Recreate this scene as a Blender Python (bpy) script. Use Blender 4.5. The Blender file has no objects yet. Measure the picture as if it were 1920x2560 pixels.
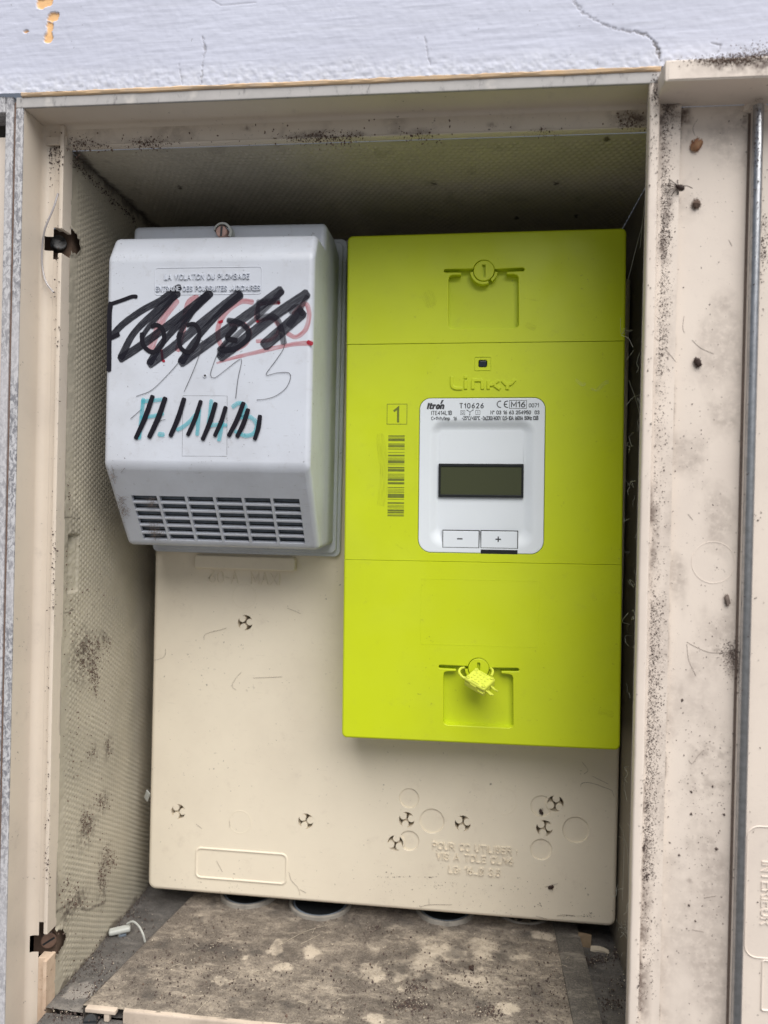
import bpy, bmesh, math, random
import numpy as np
from mathutils import Vector, Matrix, Euler
from mathutils.geometry import tessellate_polygon

random.seed(7)
rng = np.random.default_rng(11)
S = bpy.context.scene
COL = S.collection
ZC = 1.2                                   # height of the lens above the pavement

# ---------------------------------------------------------------- camera
YAW, PITCH, ROLL, FPX = 6.3, -0.2, 1.3, 1848.0
PW, PH = 1920, 2560
_y, _p, _r = [math.radians(v) for v in (YAW, PITCH, ROLL)]
CF = Vector((-math.sin(_y)*math.cos(_p), math.cos(_y)*math.cos(_p), math.sin(_p)))
_R0 = Vector((math.cos(_y), math.sin(_y), 0)); _U0 = _R0.cross(CF)
CR = _R0*math.cos(_r) + _U0*math.sin(_r)
CU = _U0*math.cos(_r) - _R0*math.sin(_r)
cam = bpy.data.cameras.new("camera"); cam_o = bpy.data.objects.new("camera", cam); COL.objects.link(cam_o)
cam.sensor_fit = 'VERTICAL'; cam.sensor_height = 36; cam.lens = FPX/PH*36
cam.clip_start = 0.01; cam.clip_end = 500
cam.dof.use_dof = True; cam.dof.focus_distance = 0.462; cam.dof.aperture_fstop = 5.6
cam_o.matrix_world = Matrix(((CR.x, CU.x, -CF.x, 0), (CR.y, CU.y, -CF.y, 0), (CR.z, CU.z, -CF.z, ZC), (0, 0, 0, 1)))
S.camera = cam_o

# ---------------------------------------------------------------- sky, sun, exposure
SUN_EL, SUN_AZ = math.radians(57), math.radians(151)      # azimuth clockwise from +Y: in front of the wall
w = bpy.data.worlds.new("World"); S.world = w; w.use_nodes = True
nt = w.node_tree; nt.nodes.clear()
sky = nt.nodes.new('ShaderNodeTexSky'); sky.sky_type = 'NISHITA'; sky.sun_disc = False
sky.sun_elevation = SUN_EL; sky.sun_rotation = SUN_AZ
sky.air_density = 0.8; sky.dust_density = 1.0; sky.ozone_density = 1.0; sky.altitude = 50
hs = nt.nodes.new('ShaderNodeHueSaturation'); hs.inputs['Saturation'].default_value = 0.42
bg = nt.nodes.new('ShaderNodeBackground'); bg.inputs['Strength'].default_value = 0.05
wo = nt.nodes.new('ShaderNodeOutputWorld')
nt.links.new(sky.outputs[0], hs.inputs['Color']); nt.links.new(hs.outputs[0], bg.inputs[0]); nt.links.new(bg.outputs[0], wo.inputs[0])
sun = bpy.data.lights.new("sun", 'SUN'); sun.energy = 4.3; sun.angle = math.radians(68); sun.color = (1, .965, .92)
sun_o = bpy.data.objects.new("sun", sun); COL.objects.link(sun_o)
sd = Vector((math.sin(SUN_AZ)*math.cos(SUN_EL), math.cos(SUN_AZ)*math.cos(SUN_EL), math.sin(SUN_EL)))
sun_o.rotation_euler = sd.to_track_quat('Z', 'Y').to_euler(); sun_o.location = (0, -2, 4)
S.view_settings.view_transform = 'Standard'; S.view_settings.look = 'None'
S.view_settings.exposure = 0.45; S.view_settings.gamma = 1
S.render.engine = 'CYCLES'
S.cycles.transparent_max_bounces = 32; S.cycles.max_bounces = 10; S.cycles.diffuse_bounces = 6

# ---------------------------------------------------------------- pixels to points
def at(x, y, Y):
    "the point of the plane at depth Y that the photograph shows at pixel x, y"
    d = CF*FPX + CR*(x-PW/2) - CU*(y-PH/2)
    d = d*(Y/d.y)
    return Vector((d.x, d.y, d.z+ZC))
def at_z(x, y, z):
    d = CF*FPX + CR*(x-PW/2) - CU*(y-PH/2)
    d = d*((z-ZC)/d.z)
    return Vector((d.x, d.y, z))
def at_x(x, y, X):
    d = CF*FPX + CR*(x-PW/2) - CU*(y-PH/2)
    d = d*(X/d.x)
    return Vector((X, d.y, d.z+ZC))

# ---------------------------------------------------------------- materials
def newmat(name):
    m = bpy.data.materials.new(name); m.use_nodes = True
    n = m.node_tree; n.nodes.clear()
    out = n.nodes.new('ShaderNodeOutputMaterial'); b = n.nodes.new('ShaderNodeBsdfPrincipled')
    n.links.new(b.outputs[0], out.inputs[0])
    return m, n, b, out
def coords(n, kind='Object', scale=None, rot=None):
    tc = n.nodes.new('ShaderNodeTexCoord'); o = tc.outputs[kind]
    if scale or rot:
        mp = n.nodes.new('ShaderNodeMapping')
        if scale: mp.inputs['Scale'].default_value = scale
        if rot: mp.inputs['Rotation'].default_value = rot
        n.links.new(o, mp.inputs[0]); o = mp.outputs[0]
    return o
def noise(n, co, scale, detail=5, rough=.55, dist=0):
    t = n.nodes.new('ShaderNodeTexNoise'); t.inputs['Scale'].default_value = scale
    t.inputs['Detail'].default_value = detail; t.inputs['Roughness'].default_value = rough
    t.inputs['Distortion'].default_value = dist
    n.links.new(co, t.inputs['Vector']); return t.outputs[0]
def ramp(n, src, a, b, va=0., vb=1.):
    t = n.nodes.new('ShaderNodeMapRange'); t.inputs[1].default_value = a; t.inputs[2].default_value = b
    t.inputs[3].default_value = va; t.inputs[4].default_value = vb; t.interpolation_type = 'SMOOTHSTEP'
    n.links.new(src, t.inputs[0]); return t.outputs[0]
def mul(n, a, b, op='MULTIPLY'):
    t = n.nodes.new('ShaderNodeMath'); t.operation = op; t.use_clamp = True
    for i, v in enumerate((a, b)):
        if isinstance(v, (int, float)): t.inputs[i].default_value = v
        else: n.links.new(v, t.inputs[i])
    return t.outputs[0]
def mix(n, fac, a, b):
    t = n.nodes.new('ShaderNodeMix'); t.data_type = 'RGBA'
    if isinstance(fac, (int, float)): t.inputs[0].default_value = fac
    else: n.links.new(fac, t.inputs[0])
    for i, v in ((6, a), (7, b)):
        if isinstance(v, tuple): t.inputs[i].default_value = (*v, 1)
        else: n.links.new(v, t.inputs[i])
    return t.outputs[2]
def bump(n, b, h, strength, dist):
    t = n.nodes.new('ShaderNodeBump'); t.inputs['Strength'].default_value = strength; t.inputs['Distance'].default_value = dist
    n.links.new(h, t.inputs['Height']); n.links.new(t.outputs[0], b.inputs['Normal']); return t
def attr(n, name):
    t = n.nodes.new('ShaderNodeAttribute'); t.attribute_name = name; return t.outputs['Fac']

def plastic(name, col, dirt, rough=.5, stain=.35, stain_scale=14, speck=.5, bump_s=.12, grain=900, scratch=0, spec=.4):
    m, n, b, out = newmat(name)
    co = coords(n)
    big = ramp(n, noise(n, co, stain_scale, 6, .62), .38, .75)
    col2 = tuple(c*.86 for c in col)
    c = mix(n, mul(n, big, stain), col, tuple(.5*(x+y) for x, y in zip(col2, dirt)))
    mid = mul(n, ramp(n, noise(n, co, stain_scale*7, 8, .7), .55, .8), stain)
    c = mix(n, mid, c, dirt)
    if speck:
        sp = mul(n, ramp(n, noise(n, co, 420, 4, .6), .66, .72), ramp(n, noise(n, co, 40, 3), .45, .65))
        c = mix(n, mul(n, sp, speck), c, tuple(x*.35 for x in dirt))
    if scratch:
        co2 = coords(n, 'Object', (90, 90, 900), (0, .5, 0))
        sc = ramp(n, noise(n, co2, 1.0, 3, .6), .66, .74)
        c = mix(n, mul(n, sc, scratch), c, tuple(x*.5 for x in dirt))
    gm = mul(n, attr(n, 'grime'), ramp(n, noise(n, co, 260, 5, .7), .30, .58, .25, 1.0))
    c = mix(n, gm, c, (.125, .090, .075))
    n.links.new(c, b.inputs['Base Color'])
    r = ramp(n, noise(n, co, stain_scale*3, 5), .3, .7, rough-.08, min(1, rough+.14))
    n.links.new(r, b.inputs['Roughness']); b.inputs['Specular IOR Level'].default_value = spec
    bump(n, b, noise(n, co, grain, 3, .6), bump_s, .0004)
    return m
def flat(name, col, rough=.5, metal=0, spec=.4):
    m, n, b, out = newmat(name)
    co = coords(n)
    c = mix(n, ramp(n, noise(n, co, 300, 4), .35, .7), col, tuple(x*.8 for x in col))
    n.links.new(c, b.inputs['Base Color'])
    b.inputs['Roughness'].default_value = rough; b.inputs['Metallic'].default_value = metal
    b.inputs['Specular IOR Level'].default_value = spec
    return m

M = {}
M['lime'] = plastic('lime_plastic', (.565, .66, .009), (.38, .42, .05), .40, .30, 11, .4, .10, 1300, 0, .45)
M['lime_light'] = plastic('lime_light_plastic', (.66, .72, .085), (.52, .56, .08), .42, .15, 40, 0, .06, 900)
M['lime_dark'] = flat('lime_gap', (.05, .06, .006), .7)
M['grey'] = plastic('grey_plastic', (.565, .60, .675), (.30, .285, .28), .42, .42, 18, .9, .08, 1100, .35, .45)
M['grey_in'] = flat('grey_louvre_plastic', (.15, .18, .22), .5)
M['pocket'] = plastic('rusty_dark_pocket', (.15, .10, .072), (.05, .03, .022), .85, .8, 120, .5, .5, 500)
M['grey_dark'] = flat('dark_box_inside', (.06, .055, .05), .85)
M['white'] = plastic('white_meter_plastic', (.74, .79, .84), (.6, .62, .62), .38, .10, 20, 0, .05, 1500)
M['cream'] = plastic('cream_panel_plastic', (.765, .69, .56), (.50, .42, .34), .48, .34, 12, .9, .07, 900, .12, .35)
M['frame'] = plastic('beige_frame_plastic', (.635, .56, .475), (.36, .31, .28), .38, .45, 10, .9, .08, 900, .10, .45)
M['frame_rust'] = plastic('rust_stained_beige', (.58, .45, .34), (.30, .17, .10), .55, 1.0, 45, .8, .1, 800)
M['door'] = plastic('pale_door_plastic', (.70, .62, .55), (.40, .34, .32), .45, .40, 12, .95, .10, 800, .12, .4)
M['steel'] = flat('dull_zinc_steel', (.46, .47, .49), .32, 1)
M['dark_steel'] = flat('dark_oily_steel', (.10, .10, .10), .4, .8)
M['rust'] = flat('rusty_steel', (.16, .10, .075), .6, .4)
M['copper'] = flat('copper_screw', (.62, .40, .33), .35, .8)
M['black'] = flat('black_plastic', (.012, .014, .016), .3)
M['ink'] = flat('printed_ink', (.045, .048, .055), .55)
M['ink_green'] = flat('laser_mark_ink', (.16, .19, .02), .6)
M['hole'] = flat('hole_bottom_plastic', (.20, .16, .11), .8)
M['hair'] = flat('dark_fibre', (.19, .15, .13), .9)
M['web'] = flat('cobweb_thread', (.60, .60, .55), .8)
M['soil'] = flat('dark_soil', (.085, .062, .055), .95)
M['soil_brown'] = flat('brown_soil', (.14, .095, .075), .95)
M['chaff'] = flat('pale_chaff', (.55, .48, .38), .9)
M['grit'] = flat('pale_grit_grains', (.36, .31, .26), .95)
M['clip'] = plastic('white_nylon', (.46, .475, .45), (.35, .33, .3), .45, .4, 60, 0)
M['collar'] = plastic('dirty_conduit_plastic', (.27, .25, .22), (.10, .09, .08), .8, .9, 90, .9, .2, 500)
M['card'] = flat('brown_cardboard', (.26, .19, .12), .9)
M['bug'] = flat('spider_brown', (.045, .025, .02), .6)
M['cocoon'] = plastic('cocoon_husk', (.28, .13, .07), (.42, .30, .17), .8, .9, 220, .5, .6, 700)
M['foam'] = plastic('orange_sealant', (.66, .47, .29), (.50, .42, .36), .85, .9, 70, .6, .5, 300)

def m_lcd():
    m, n, b, o = newmat('lcd_glass')
    b.inputs['Base Color'].default_value = (.055, .062, .030, 1); b.inputs['Roughness'].default_value = .22
    b.inputs['Specular IOR Level'].default_value = .35
    return m
M['lcd'] = m_lcd()
def m_led():
    m, n, b, o = newmat('led_lens'); b.inputs['Base Color'].default_value = (.012, .018, .03, 1); b.inputs['Roughness'].default_value = .08
    return m
M['led'] = m_led()
def m_strand():
    m, n, b, o = newmat('clear_plastic_strand'); b.inputs['Base Color'].default_value = (.55, .53, .55, 1); b.inputs['Roughness'].default_value = .2
    b.inputs['Transmission Weight'].default_value = .45
    return m
M['strand'] = m_strand()

def ink(name, col, a_lo, a_hi, streak=True, lo=.35, hi=.62):
    "marker ink: dye lying on the plastic, streaked along the stroke"
    m, n, b, out = newmat(name)
    co = coords(n, 'UV', (1.0, 30, 1))
    a = ramp(n, noise(n, co, 1.0, 4, .6), lo, hi, a_lo, a_hi)
    if streak:
        co2 = coords(n, 'UV', (3.0, 90, 1))
        a2 = ramp(n, noise(n, co2, 1.0, 2, .5), .35, .65, .72, 1.0)
        a = mul(n, a, a2)
    tr = n.nodes.new('ShaderNodeBsdfTransparent'); mx = n.nodes.new('ShaderNodeMixShader')
    n.links.new(a, mx.inputs[0]); n.links.new(tr.outputs[0], mx.inputs[1]); n.links.new(b.outputs[0], mx.inputs[2])
    n.links.new(mx.outputs[0], out.inputs[0])
    b.inputs['Base Color'].default_value = (*col, 1); b.inputs['Roughness'].default_value = .5; b.inputs['Specular IOR Level'].default_value = .22
    return m
M['mk_black'] = ink('black_marker_ink', (.008, .007, .013), .96, 1.0, False)
M['mk_soft'] = ink('worn_black_marker_ink', (.009, .009, .017), .64, 1.0, True, .28, .54)
M['mk_mid'] = ink('thin_black_marker_ink', (.010, .010, .020), .48, 1.0, True, .30, .58)
M['mk_faint'] = ink('faint_black_marker_ink', (.012, .010, .02), .40, .85, True)
M['mk_red'] = ink('red_marker_ink', (.50, .05, .06), .18, .62, True)
M['mk_red_dark'] = ink('dense_red_marker_ink', (.33, .012, .03), .75, 1.0, False)
M['mk_blue'] = ink('turquoise_marker_ink', (.05, .42, .50), .35, .80, True)
M['mk_pen'] = ink('pencil_line', (.06, .06, .07), .55, .95, False)
M['groove'] = ink('dirty_groove_line', (.16, .16, .17), .15, .6, False)
M['groove_lime'] = ink('moulding_line', (.20, .24, .01), .25, .6, False)

def m_plaster():
    m, n, b, out = newmat('painted_plaster')
    co = coords(n)
    c = mix(n, ramp(n, noise(n, co, 9, 6, .6), .3, .75), (.535, .56, .675), (.485, .505, .61))
    co2 = coords(n, 'Object', (12, 12, 260), (0, .05, 0))
    c = mix(n, mul(n, ramp(n, noise(n, co2, 1, 5, .6), .5, .75), .35), c, (.50, .52, .60))
    c = mix(n, mul(n, ramp(n, noise(n, co, 230, 3, .6), .68, .74), .5), c, (.16, .15, .16))
    c = mix(n, attr(n, 'chalk'), c, (.66, .67, .71))
    c = mix(n, attr(n, 'peel'), c, (.82, .50, .24))
    c = mix(n, attr(n, 'crack'), c, (.13, .11, .10))
    n.links.new(c, b.inputs['Base Color']); b.inputs['Roughness'].default_value = .75
    co3 = coords(n, 'Object', (30, 30, 420), (0, .06, 0))
    bump(n, b, noise(n, co3, 1, 6, .65), .26, .0006)
    return m
M['plaster'] = m_plaster()

def m_edge():
    "old painted edge: whitish paint rubbed off dark plastic"
    m, n, b, out = newmat('rubbed_paint_edge')
    co = coords(n, 'Object', (1.0, 1.0, .55), (0, .35, 0))
    c = mix(n, ramp(n, noise(n, co, 520, 6, .7, .8), .42, .58), (.52, .52, .54), (.19, .19, .21))
    c = mix(n, mul(n, ramp(n, noise(n, coords(n), 9, 4), .40, .62), .75), c, (.50, .49, .51))
    n.links.new(c, b.inputs['Base Color']); b.inputs['Roughness'].default_value = .7
    bump(n, b, noise(n, co, 300, 5), .4, .0006)
    return m
M['edge'] = m_edge()
def m_rim():
    m, n, b, out = newmat('grey_weathered_rim')
    co = coords(n)
    c = mix(n, ramp(n, noise(n, co, 30, 6, .7), .35, .7), (.44, .425, .42), (.36, .35, .345))
    c = mix(n, mul(n, ramp(n, noise(n, coords(n, 'Object', (1, 1, .5), (0, .6, 0)), 130, 6, .75, .5), .55, .66), .75), c, (.17, .165, .17))
    c = mix(n, mul(n, ramp(n, noise(n, co, 60, 3), .55, .7), .5), c, (.70, .66, .62))
    n.links.new(c, b.inputs['Base Color']); b.inputs['Roughness'].default_value = .65
    bump(n, b, noise(n, co, 250, 5), .25, .0005)
    return m
M['rim'] = m_rim()

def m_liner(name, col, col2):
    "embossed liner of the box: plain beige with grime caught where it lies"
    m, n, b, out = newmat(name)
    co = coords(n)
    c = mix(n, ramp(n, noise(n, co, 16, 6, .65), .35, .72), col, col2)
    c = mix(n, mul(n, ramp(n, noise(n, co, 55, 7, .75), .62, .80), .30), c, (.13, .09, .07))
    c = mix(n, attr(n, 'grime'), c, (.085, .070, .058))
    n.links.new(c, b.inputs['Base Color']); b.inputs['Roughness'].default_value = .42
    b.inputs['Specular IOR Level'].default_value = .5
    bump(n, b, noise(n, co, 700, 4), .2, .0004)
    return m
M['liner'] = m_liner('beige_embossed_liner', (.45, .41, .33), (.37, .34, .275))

M['liner_shaded'] = m_liner('grimy_shaded_liner', (.24, .21, .165), (.17, .15, .12))  # darker, browner liner: dirt and the gap's shade both put into its colour

def m_floor(name, bare, dust, amount):
    m, n, b, out = newmat(name)
    co = coords(n)
    d0 = ramp(n, noise(n, co, 48, 9, .74), .46-amount, .70-amount, .55, 1.0)
    d = mul(n, d0, ramp(n, noise(n, coords(n, 'Object', (60, 170, 60), (0, 0, .5)), 1, 6, .7), .28, .52, .45, 1.0))
    cl_ = n.nodes.new('ShaderNodeMath'); cl_.operation = 'MULTIPLY_ADD'; n.links.new(noise(n, co, 380, 6, .8), cl_.inputs[0]); cl_.inputs[1].default_value = 1.5; n.links.new(attr(n, 'clean'), cl_.inputs[2])
    clean = ramp(n, cl_.outputs[0], .95, 1.65)
    f = n.nodes.new('ShaderNodeMath'); f.operation = 'SUBTRACT'; f.use_clamp = True
    n.links.new(d, f.inputs[0]); n.links.new(clean, f.inputs[1])
    fine = noise(n, co, 900, 4, .7)
    g = ramp(n, fine, .35, .62, .70, 1.0)
    c = mix(n, mul(n, f.outputs[0], g), bare, dust)
    c = mix(n, mul(n, ramp(n, noise(n, co, 45, 6, .65), .45, .68), .6), c, tuple(x*.72 for x in dust))
    c = mix(n, mul(n, ramp(n, noise(n, co, 900, 2), .66, .74), .6), c, (.42, .37, .31))
    c = mix(n, mul(n, ramp(n, noise(n, co, 700, 3), .60, .70), .55), c, (.035, .028, .026))
    c = mix(n, attr(n, 'grime'), c, (.045, .040, .038))
    n.links.new(c, b.inputs['Base Color']); b.inputs['Roughness'].default_value = .9
    bump(n, b, noise(n, co, 500, 5, .75), .6, .0009)
    return m
M['board'] = m_floor('dusty_board', (.50, .43, .345), (.105, .087, .073), .17)
M['floor'] = m_floor('dusty_box_floor', (.24, .22, .20), (.09, .084, .08), .20)
M['batten'] = m_floor('dusty_batten', (.36, .32, .27), (.075, .068, .062), .22)
M['board_front'] = plastic('torn_board_edge', (.56, .47, .385), (.22, .175, .145), .75, .85, 34, .9, .3, 300)
M['board_side'] = plastic('dusty_board_side', (.16, .14, .12), (.08, .07, .06), .9, .5, 60, .9, .4, 300)
M['pavement'] = plastic('grey_pavement', (.12, .118, .115), (.08, .08, .08), .9, .5, 3, 0, .3, 60)

# ---------------------------------------------------------------- mesh helpers
class MB:
    def __init__(s): s.v = []; s.f = []; s.uv = None; s.sharp = 40; s.wn = True
    def add(s, vs, fs):
        o = len(s.v); s.v.extend([tuple(p) for p in vs]); s.f.extend([tuple(i+o for i in f) for f in fs]); return o
    def box(s, x0, x1, y0, y1, z0, z1):
        s.add([(x0,y0,z0),(x1,y0,z0),(x1,y1,z0),(x0,y1,z0),(x0,y0,z1),(x1,y0,z1),(x1,y1,z1),(x0,y1,z1)],
              [(0,3,2,1),(4,5,6,7),(0,1,5,4),(1,2,6,5),(2,3,7,6),(3,0,4,7)]); return s
    def rbox(s, x0, x1, y0, y1, z0, z1, r=.0006, seg=2):
        "box with rounded edges"
        bm = bmesh.new(); bmesh.ops.create_cube(bm, size=1)
        for v in bm.verts:
            v.co = Vector(((x0+x1)/2+v.co.x*(x1-x0), (y0+y1)/2+v.co.y*(y1-y0), (z0+z1)/2+v.co.z*(z1-z0)))
        bmesh.ops.bevel(bm, geom=bm.edges[:], offset=r, segments=seg, profile=.5, affect='EDGES')
        bm.verts.index_update(); s.add([v.co.copy() for v in bm.verts], [[v.index for v in f.verts] for f in bm.faces]); bm.free(); return s
    def loops(s, loops, closed=True):
        n = len(loops[0]); o = len(s.v)
        for L in loops: s.v.extend([tuple(p) for p in L])
        for k in range(len(loops)-1):
            for i in range(n if closed else n-1):
                j = (i+1) % n
                s.f.append((o+k*n+i, o+k*n+j, o+(k+1)*n+j, o+(k+1)*n+i))
        return o
    def tess(s, rings, facing):
        pts = [Vector(p) for r in rings for p in r]; o = len(s.v); s.v.extend([tuple(p) for p in pts])
        for t in tessellate_polygon([[Vector(p) for p in r] for r in rings]):
            a, b, c = [pts[i] for i in t]
            nrm = (b-a).cross(c-a)
            if nrm.length < 1e-14: continue
            s.f.append(tuple(o+i for i in (t if nrm.dot(facing) > 0 else t[::-1])))
    def plate(s, outline, yf, yb, r=.001, seg=3, holes=(), back=False, seams=()):
        "slab cut to an outline in x, z; front at yf; holes: (outline, depth, edge radius, floor)"
        if area(outline) < 0: outline = outline[::-1]
        L = [[(p[0], yb, p[1]) for p in outline], [(p[0], yf+r, p[1]) for p in outline]]
        for k in range(1, seg+1):
            a = k/seg*math.pi/2; q = inset(outline, r*(1-math.cos(a)))
            for z in seams: q = [(b[0], o_[1]+(b[1]-o_[1])*.12) if abs(o_[1]-z) < .0006 else b for o_, b in zip(outline, q)]
            L.append([(p[0], yf+r*(1-math.sin(a)), p[1]) for p in q])
        s.loops(L); rings = [L[-1]]
        for h, dep, hr, floor in holes:
            if area(h) < 0: h = h[::-1]
            hl = []
            for k in range(0, seg+1):
                a = (1-k/seg)*math.pi/2; q = inset(h, -hr*(1-math.cos(a)))
                hl.append([(p[0], yf+hr*(1-math.sin(a)), p[1]) for p in q])
            hl.append([(p[0], yf+dep, p[1]) for p in h]); s.loops(hl)
            rings.append(hl[0])
            if floor: s.tess([hl[-1]], Vector((0, -1, 0)))
        s.tess(rings, Vector((0, -1, 0)))
        if back: s.tess([L[0]], Vector((0, 1, 0)))
        return s
    def tube(s, pts, r, n=8, cap=True):
        pts = [Vector(p) for p in pts]
        m = len(pts); rr = r if isinstance(r, (list, tuple)) else [r]*m
        prev = None; L = []
        for i, p in enumerate(pts):
            t = (pts[min(i+1, m-1)]-pts[max(i-1, 0)])
            t = t.normalized() if t.length > 0 else Vector((0, 0, 1))
            if prev is None:
                a = t.orthogonal().normalized()
            else:
                a = (prev-t*prev.dot(t)); a = a.normalized() if a.length > 1e-9 else t.orthogonal().normalized()
            prev = a; b = t.cross(a)
            L.append([p+(a*math.cos(2*math.pi*k/n)+b*math.sin(2*math.pi*k/n))*rr[i] for k in range(n)])
        o = s.loops(L)
        if cap:
            s.f.append(tuple(o+k for k in range(n))[::-1]); s.f.append(tuple(o+(m-1)*n+k for k in range(n)))
        return s
    def ball(s, c, rad, rot=None, nu=10, nv=7):
        c = Vector(c); L = []
        R = rot or Matrix.Identity(3)
        for j in range(1, nv):
            a = math.pi*j/nv
            L.append([c+R @ Vector((rad[0]*math.sin(a)*math.cos(2*math.pi*i/nu), rad[1]*math.sin(a)*math.sin(2*math.pi*i/nu), rad[2]*math.cos(a))) for i in range(nu)])
        o = s.loops(L); t = s.add([c+R @ Vector((0, 0, rad[2])), c-R @ Vector((0, 0, rad[2]))], [])
        for i in range(nu):
            j = (i+1) % nu; s.f.append((t, o+j, o+i)); s.f.append((t+1, o+(nv-2)*nu+i, o+(nv-2)*nu+j))
        return s
def area(o): return .5*sum(o[i][0]*o[(i+1) % len(o)][1]-o[(i+1) % len(o)][0]*o[i][1] for i in range(len(o)))
def inset(o, d):
    if abs(d) < 1e-9: return list(o)
    n = len(o); out = []
    for i in range(n):
        p0, p1, p2 = Vector(o[i-1]), Vector(o[i]), Vector(o[(i+1) % n])
        e1 = (p1-p0); e2 = (p2-p1)
        e1 = e1.normalized() if e1.length else Vector((1, 0)); e2 = e2.normalized() if e2.length else e1
        n1 = Vector((-e1.y, e1.x)); n2 = Vector((-e2.y, e2.x)); b = n1+n2
        k = b.length_squared
        b = n1 if k < .15 else b*(2/k)
        out.append((p1.x+b.x*d, p1.y+b.y*d))
    return out
def rrect(x0, x1, z0, z1, r, seg=5):
    o = []
    rs = r if isinstance(r, (list, tuple)) else [r]*4             # bl, br, tr, tl
    for (cx, cz, a0, q) in ((x0, z0, 180, rs[0]), (x1, z0, 270, rs[1]), (x1, z1, 0, rs[2]), (x0, z1, 90, rs[3])):
        sx = 1 if cx == x0 else -1; sz = 1 if cz == z0 else -1
        for k in range(seg+1):
            a = math.radians(a0+90*k/seg); o.append((cx+sx*q+q*math.cos(a), cz+sz*q+q*math.sin(a)))
    return o
def circle(cx, cz, r, n=28, a0=0): return [(cx+r*math.cos(a0+2*math.pi*k/n), cz+r*math.sin(a0+2*math.pi*k/n)) for k in range(n)]
def smooth_line(pts, step):
    P = [Vector(p) for p in pts]
    if len(P) == 2:
        n = max(2, int((P[1]-P[0]).length/step)); return [P[0].lerp(P[1], k/n) for k in range(n+1)]
    Q = [P[0]*2-P[1]]+P+[P[-1]*2-P[-2]]; out = []
    for i in range(1, len(Q)-2):
        a, b, c, d = Q[i-1:i+3]; n = max(2, int((c-b).length/step))
        for k in range(n):
            t = k/n
            out.append(.5*((2*b)+(c-a)*t+(2*a-5*b+4*c-d)*t*t+(3*b-a-3*c+d)*t**3))
    out.append(P[-1]); return out

def obj(name, mb, mat, parent=None, smooth=True, kind=None, label=None):
    me = bpy.data.meshes.new(name); me.from_pydata(mb.v, [], mb.f); me.update()
    me.materials.append(mat)
    if mb.uv:
        ul = me.uv_layers.new(name='UVMap')
        for lp in me.loops: ul.data[lp.index].uv = mb.uv[lp.vertex_index]
    o = bpy.data.objects.new(name, me); COL.objects.link(o)
    if smooth:
        me.shade_smooth()
        if mb.sharp: me.set_sharp_from_angle(angle=math.radians(mb.sharp))
        if mb.wn:
            md = o.modifiers.new('wn', 'WEIGHTED_NORMAL'); md.keep_sharp = True; md.weight = 80
    if parent: o.parent = parent
    if kind: o['kind'] = kind
    if label: o['label'] = label
    return o
def grid_obj(name, P, mat, parent=None, attrs=None, mask=None, kind=None):
    "P: (n, m, 3) array of points"
    n, m = P.shape[:2]
    idx = np.arange(n*m).reshape(n, m)
    q = np.stack([idx[:-1, :-1], idx[1:, :-1], idx[1:, 1:], idx[:-1, 1:]], -1).reshape(-1, 4)
    if mask is not None: q = q[mask.reshape(-1)]
    me = bpy.data.meshes.new(name)
    me.vertices.add(n*m); me.vertices.foreach_set('co', P.astype(np.float32).reshape(-1))
    me.loops.add(q.size); me.loops.foreach_set('vertex_index', q.astype(np.int32).reshape(-1))
    me.polygons.add(len(q)); me.polygons.foreach_set('loop_start', np.arange(0, q.size, 4, dtype=np.int32))
    me.update(calc_edges=True); me.shade_smooth()
    for k, a in (attrs or {}).items():
        t = me.attributes.new(k, 'FLOAT', 'POINT'); t.data.foreach_set('value', a.astype(np.float32).reshape(-1))
    me.materials.append(mat)
    o = bpy.data.objects.new(name, me); COL.objects.link(o)
    if parent: o.parent = parent
    if kind: o['kind'] = kind
    return o
def vnoise(x, y, seed=0):
    "smooth value noise on arrays"
    r = np.random.default_rng(seed); T = r.random((256, 256))
    xi = np.floor(x).astype(int); yi = np.floor(y).astype(int); fx = x-xi; fy = y-yi
    fx = fx*fx*(3-2*fx); fy = fy*fy*(3-2*fy)
    g = lambda a, b: T[a % 256, b % 256]
    return (g(xi, yi)*(1-fx)+g(xi+1, yi)*fx)*(1-fy)+(g(xi, yi+1)*(1-fx)+g(xi+1, yi+1)*fx)*fy
def fbm(x, y, oct=5, seed=0, gain=.5):
    s = 0; a = 1; t = 0
    for k in range(oct): s = s+a*vnoise(x*2**k, y*2**k, seed+k); t += a; a *= gain
    return s/t
def sstep(x, a, b):
    t = np.clip((x-a)/(b-a), 0, 1); return t*t*(3-2*t)

def thing(name, label, cat, loc=(0, 0, 0), roll=0, group=None):
    o = bpy.data.objects.new(name, None); COL.objects.link(o); o.empty_display_size = .02
    o.location = loc; o.rotation_euler = (0, -math.radians(roll), 0)
    o['label'] = label; o['category'] = cat
    if group: o['group'] = group
    return o
def tag(o, label, cat, group=None):
    o['label'] = label; o['category'] = cat
    if group: o['group'] = group
    return o
class Fr:
    "local frame of a thing: turns photograph pixels on a plane into local x, z"
    def __init__(s, t):
        s.t = t; s.inv = (Matrix.Translation(t.location) @ t.rotation_euler.to_matrix().to_4x4()).inverted()
    def p(s, x, y, Y): return s.inv @ at(x, y, Y)
    def uv(s, x, y, Y): q = s.p(x, y, Y); return (q.x, q.z)
    def rect(s, x0, x1, y0, y1, Y):
        "upright rectangle through the mid-sides of a pixel box"
        xm, ym = (x0+x1)/2, (y0+y1)/2
        return (s.uv(x0, ym, Y)[0], s.uv(x1, ym, Y)[0], s.uv(xm, y1, Y)[1], s.uv(xm, y0, Y)[1])

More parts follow.
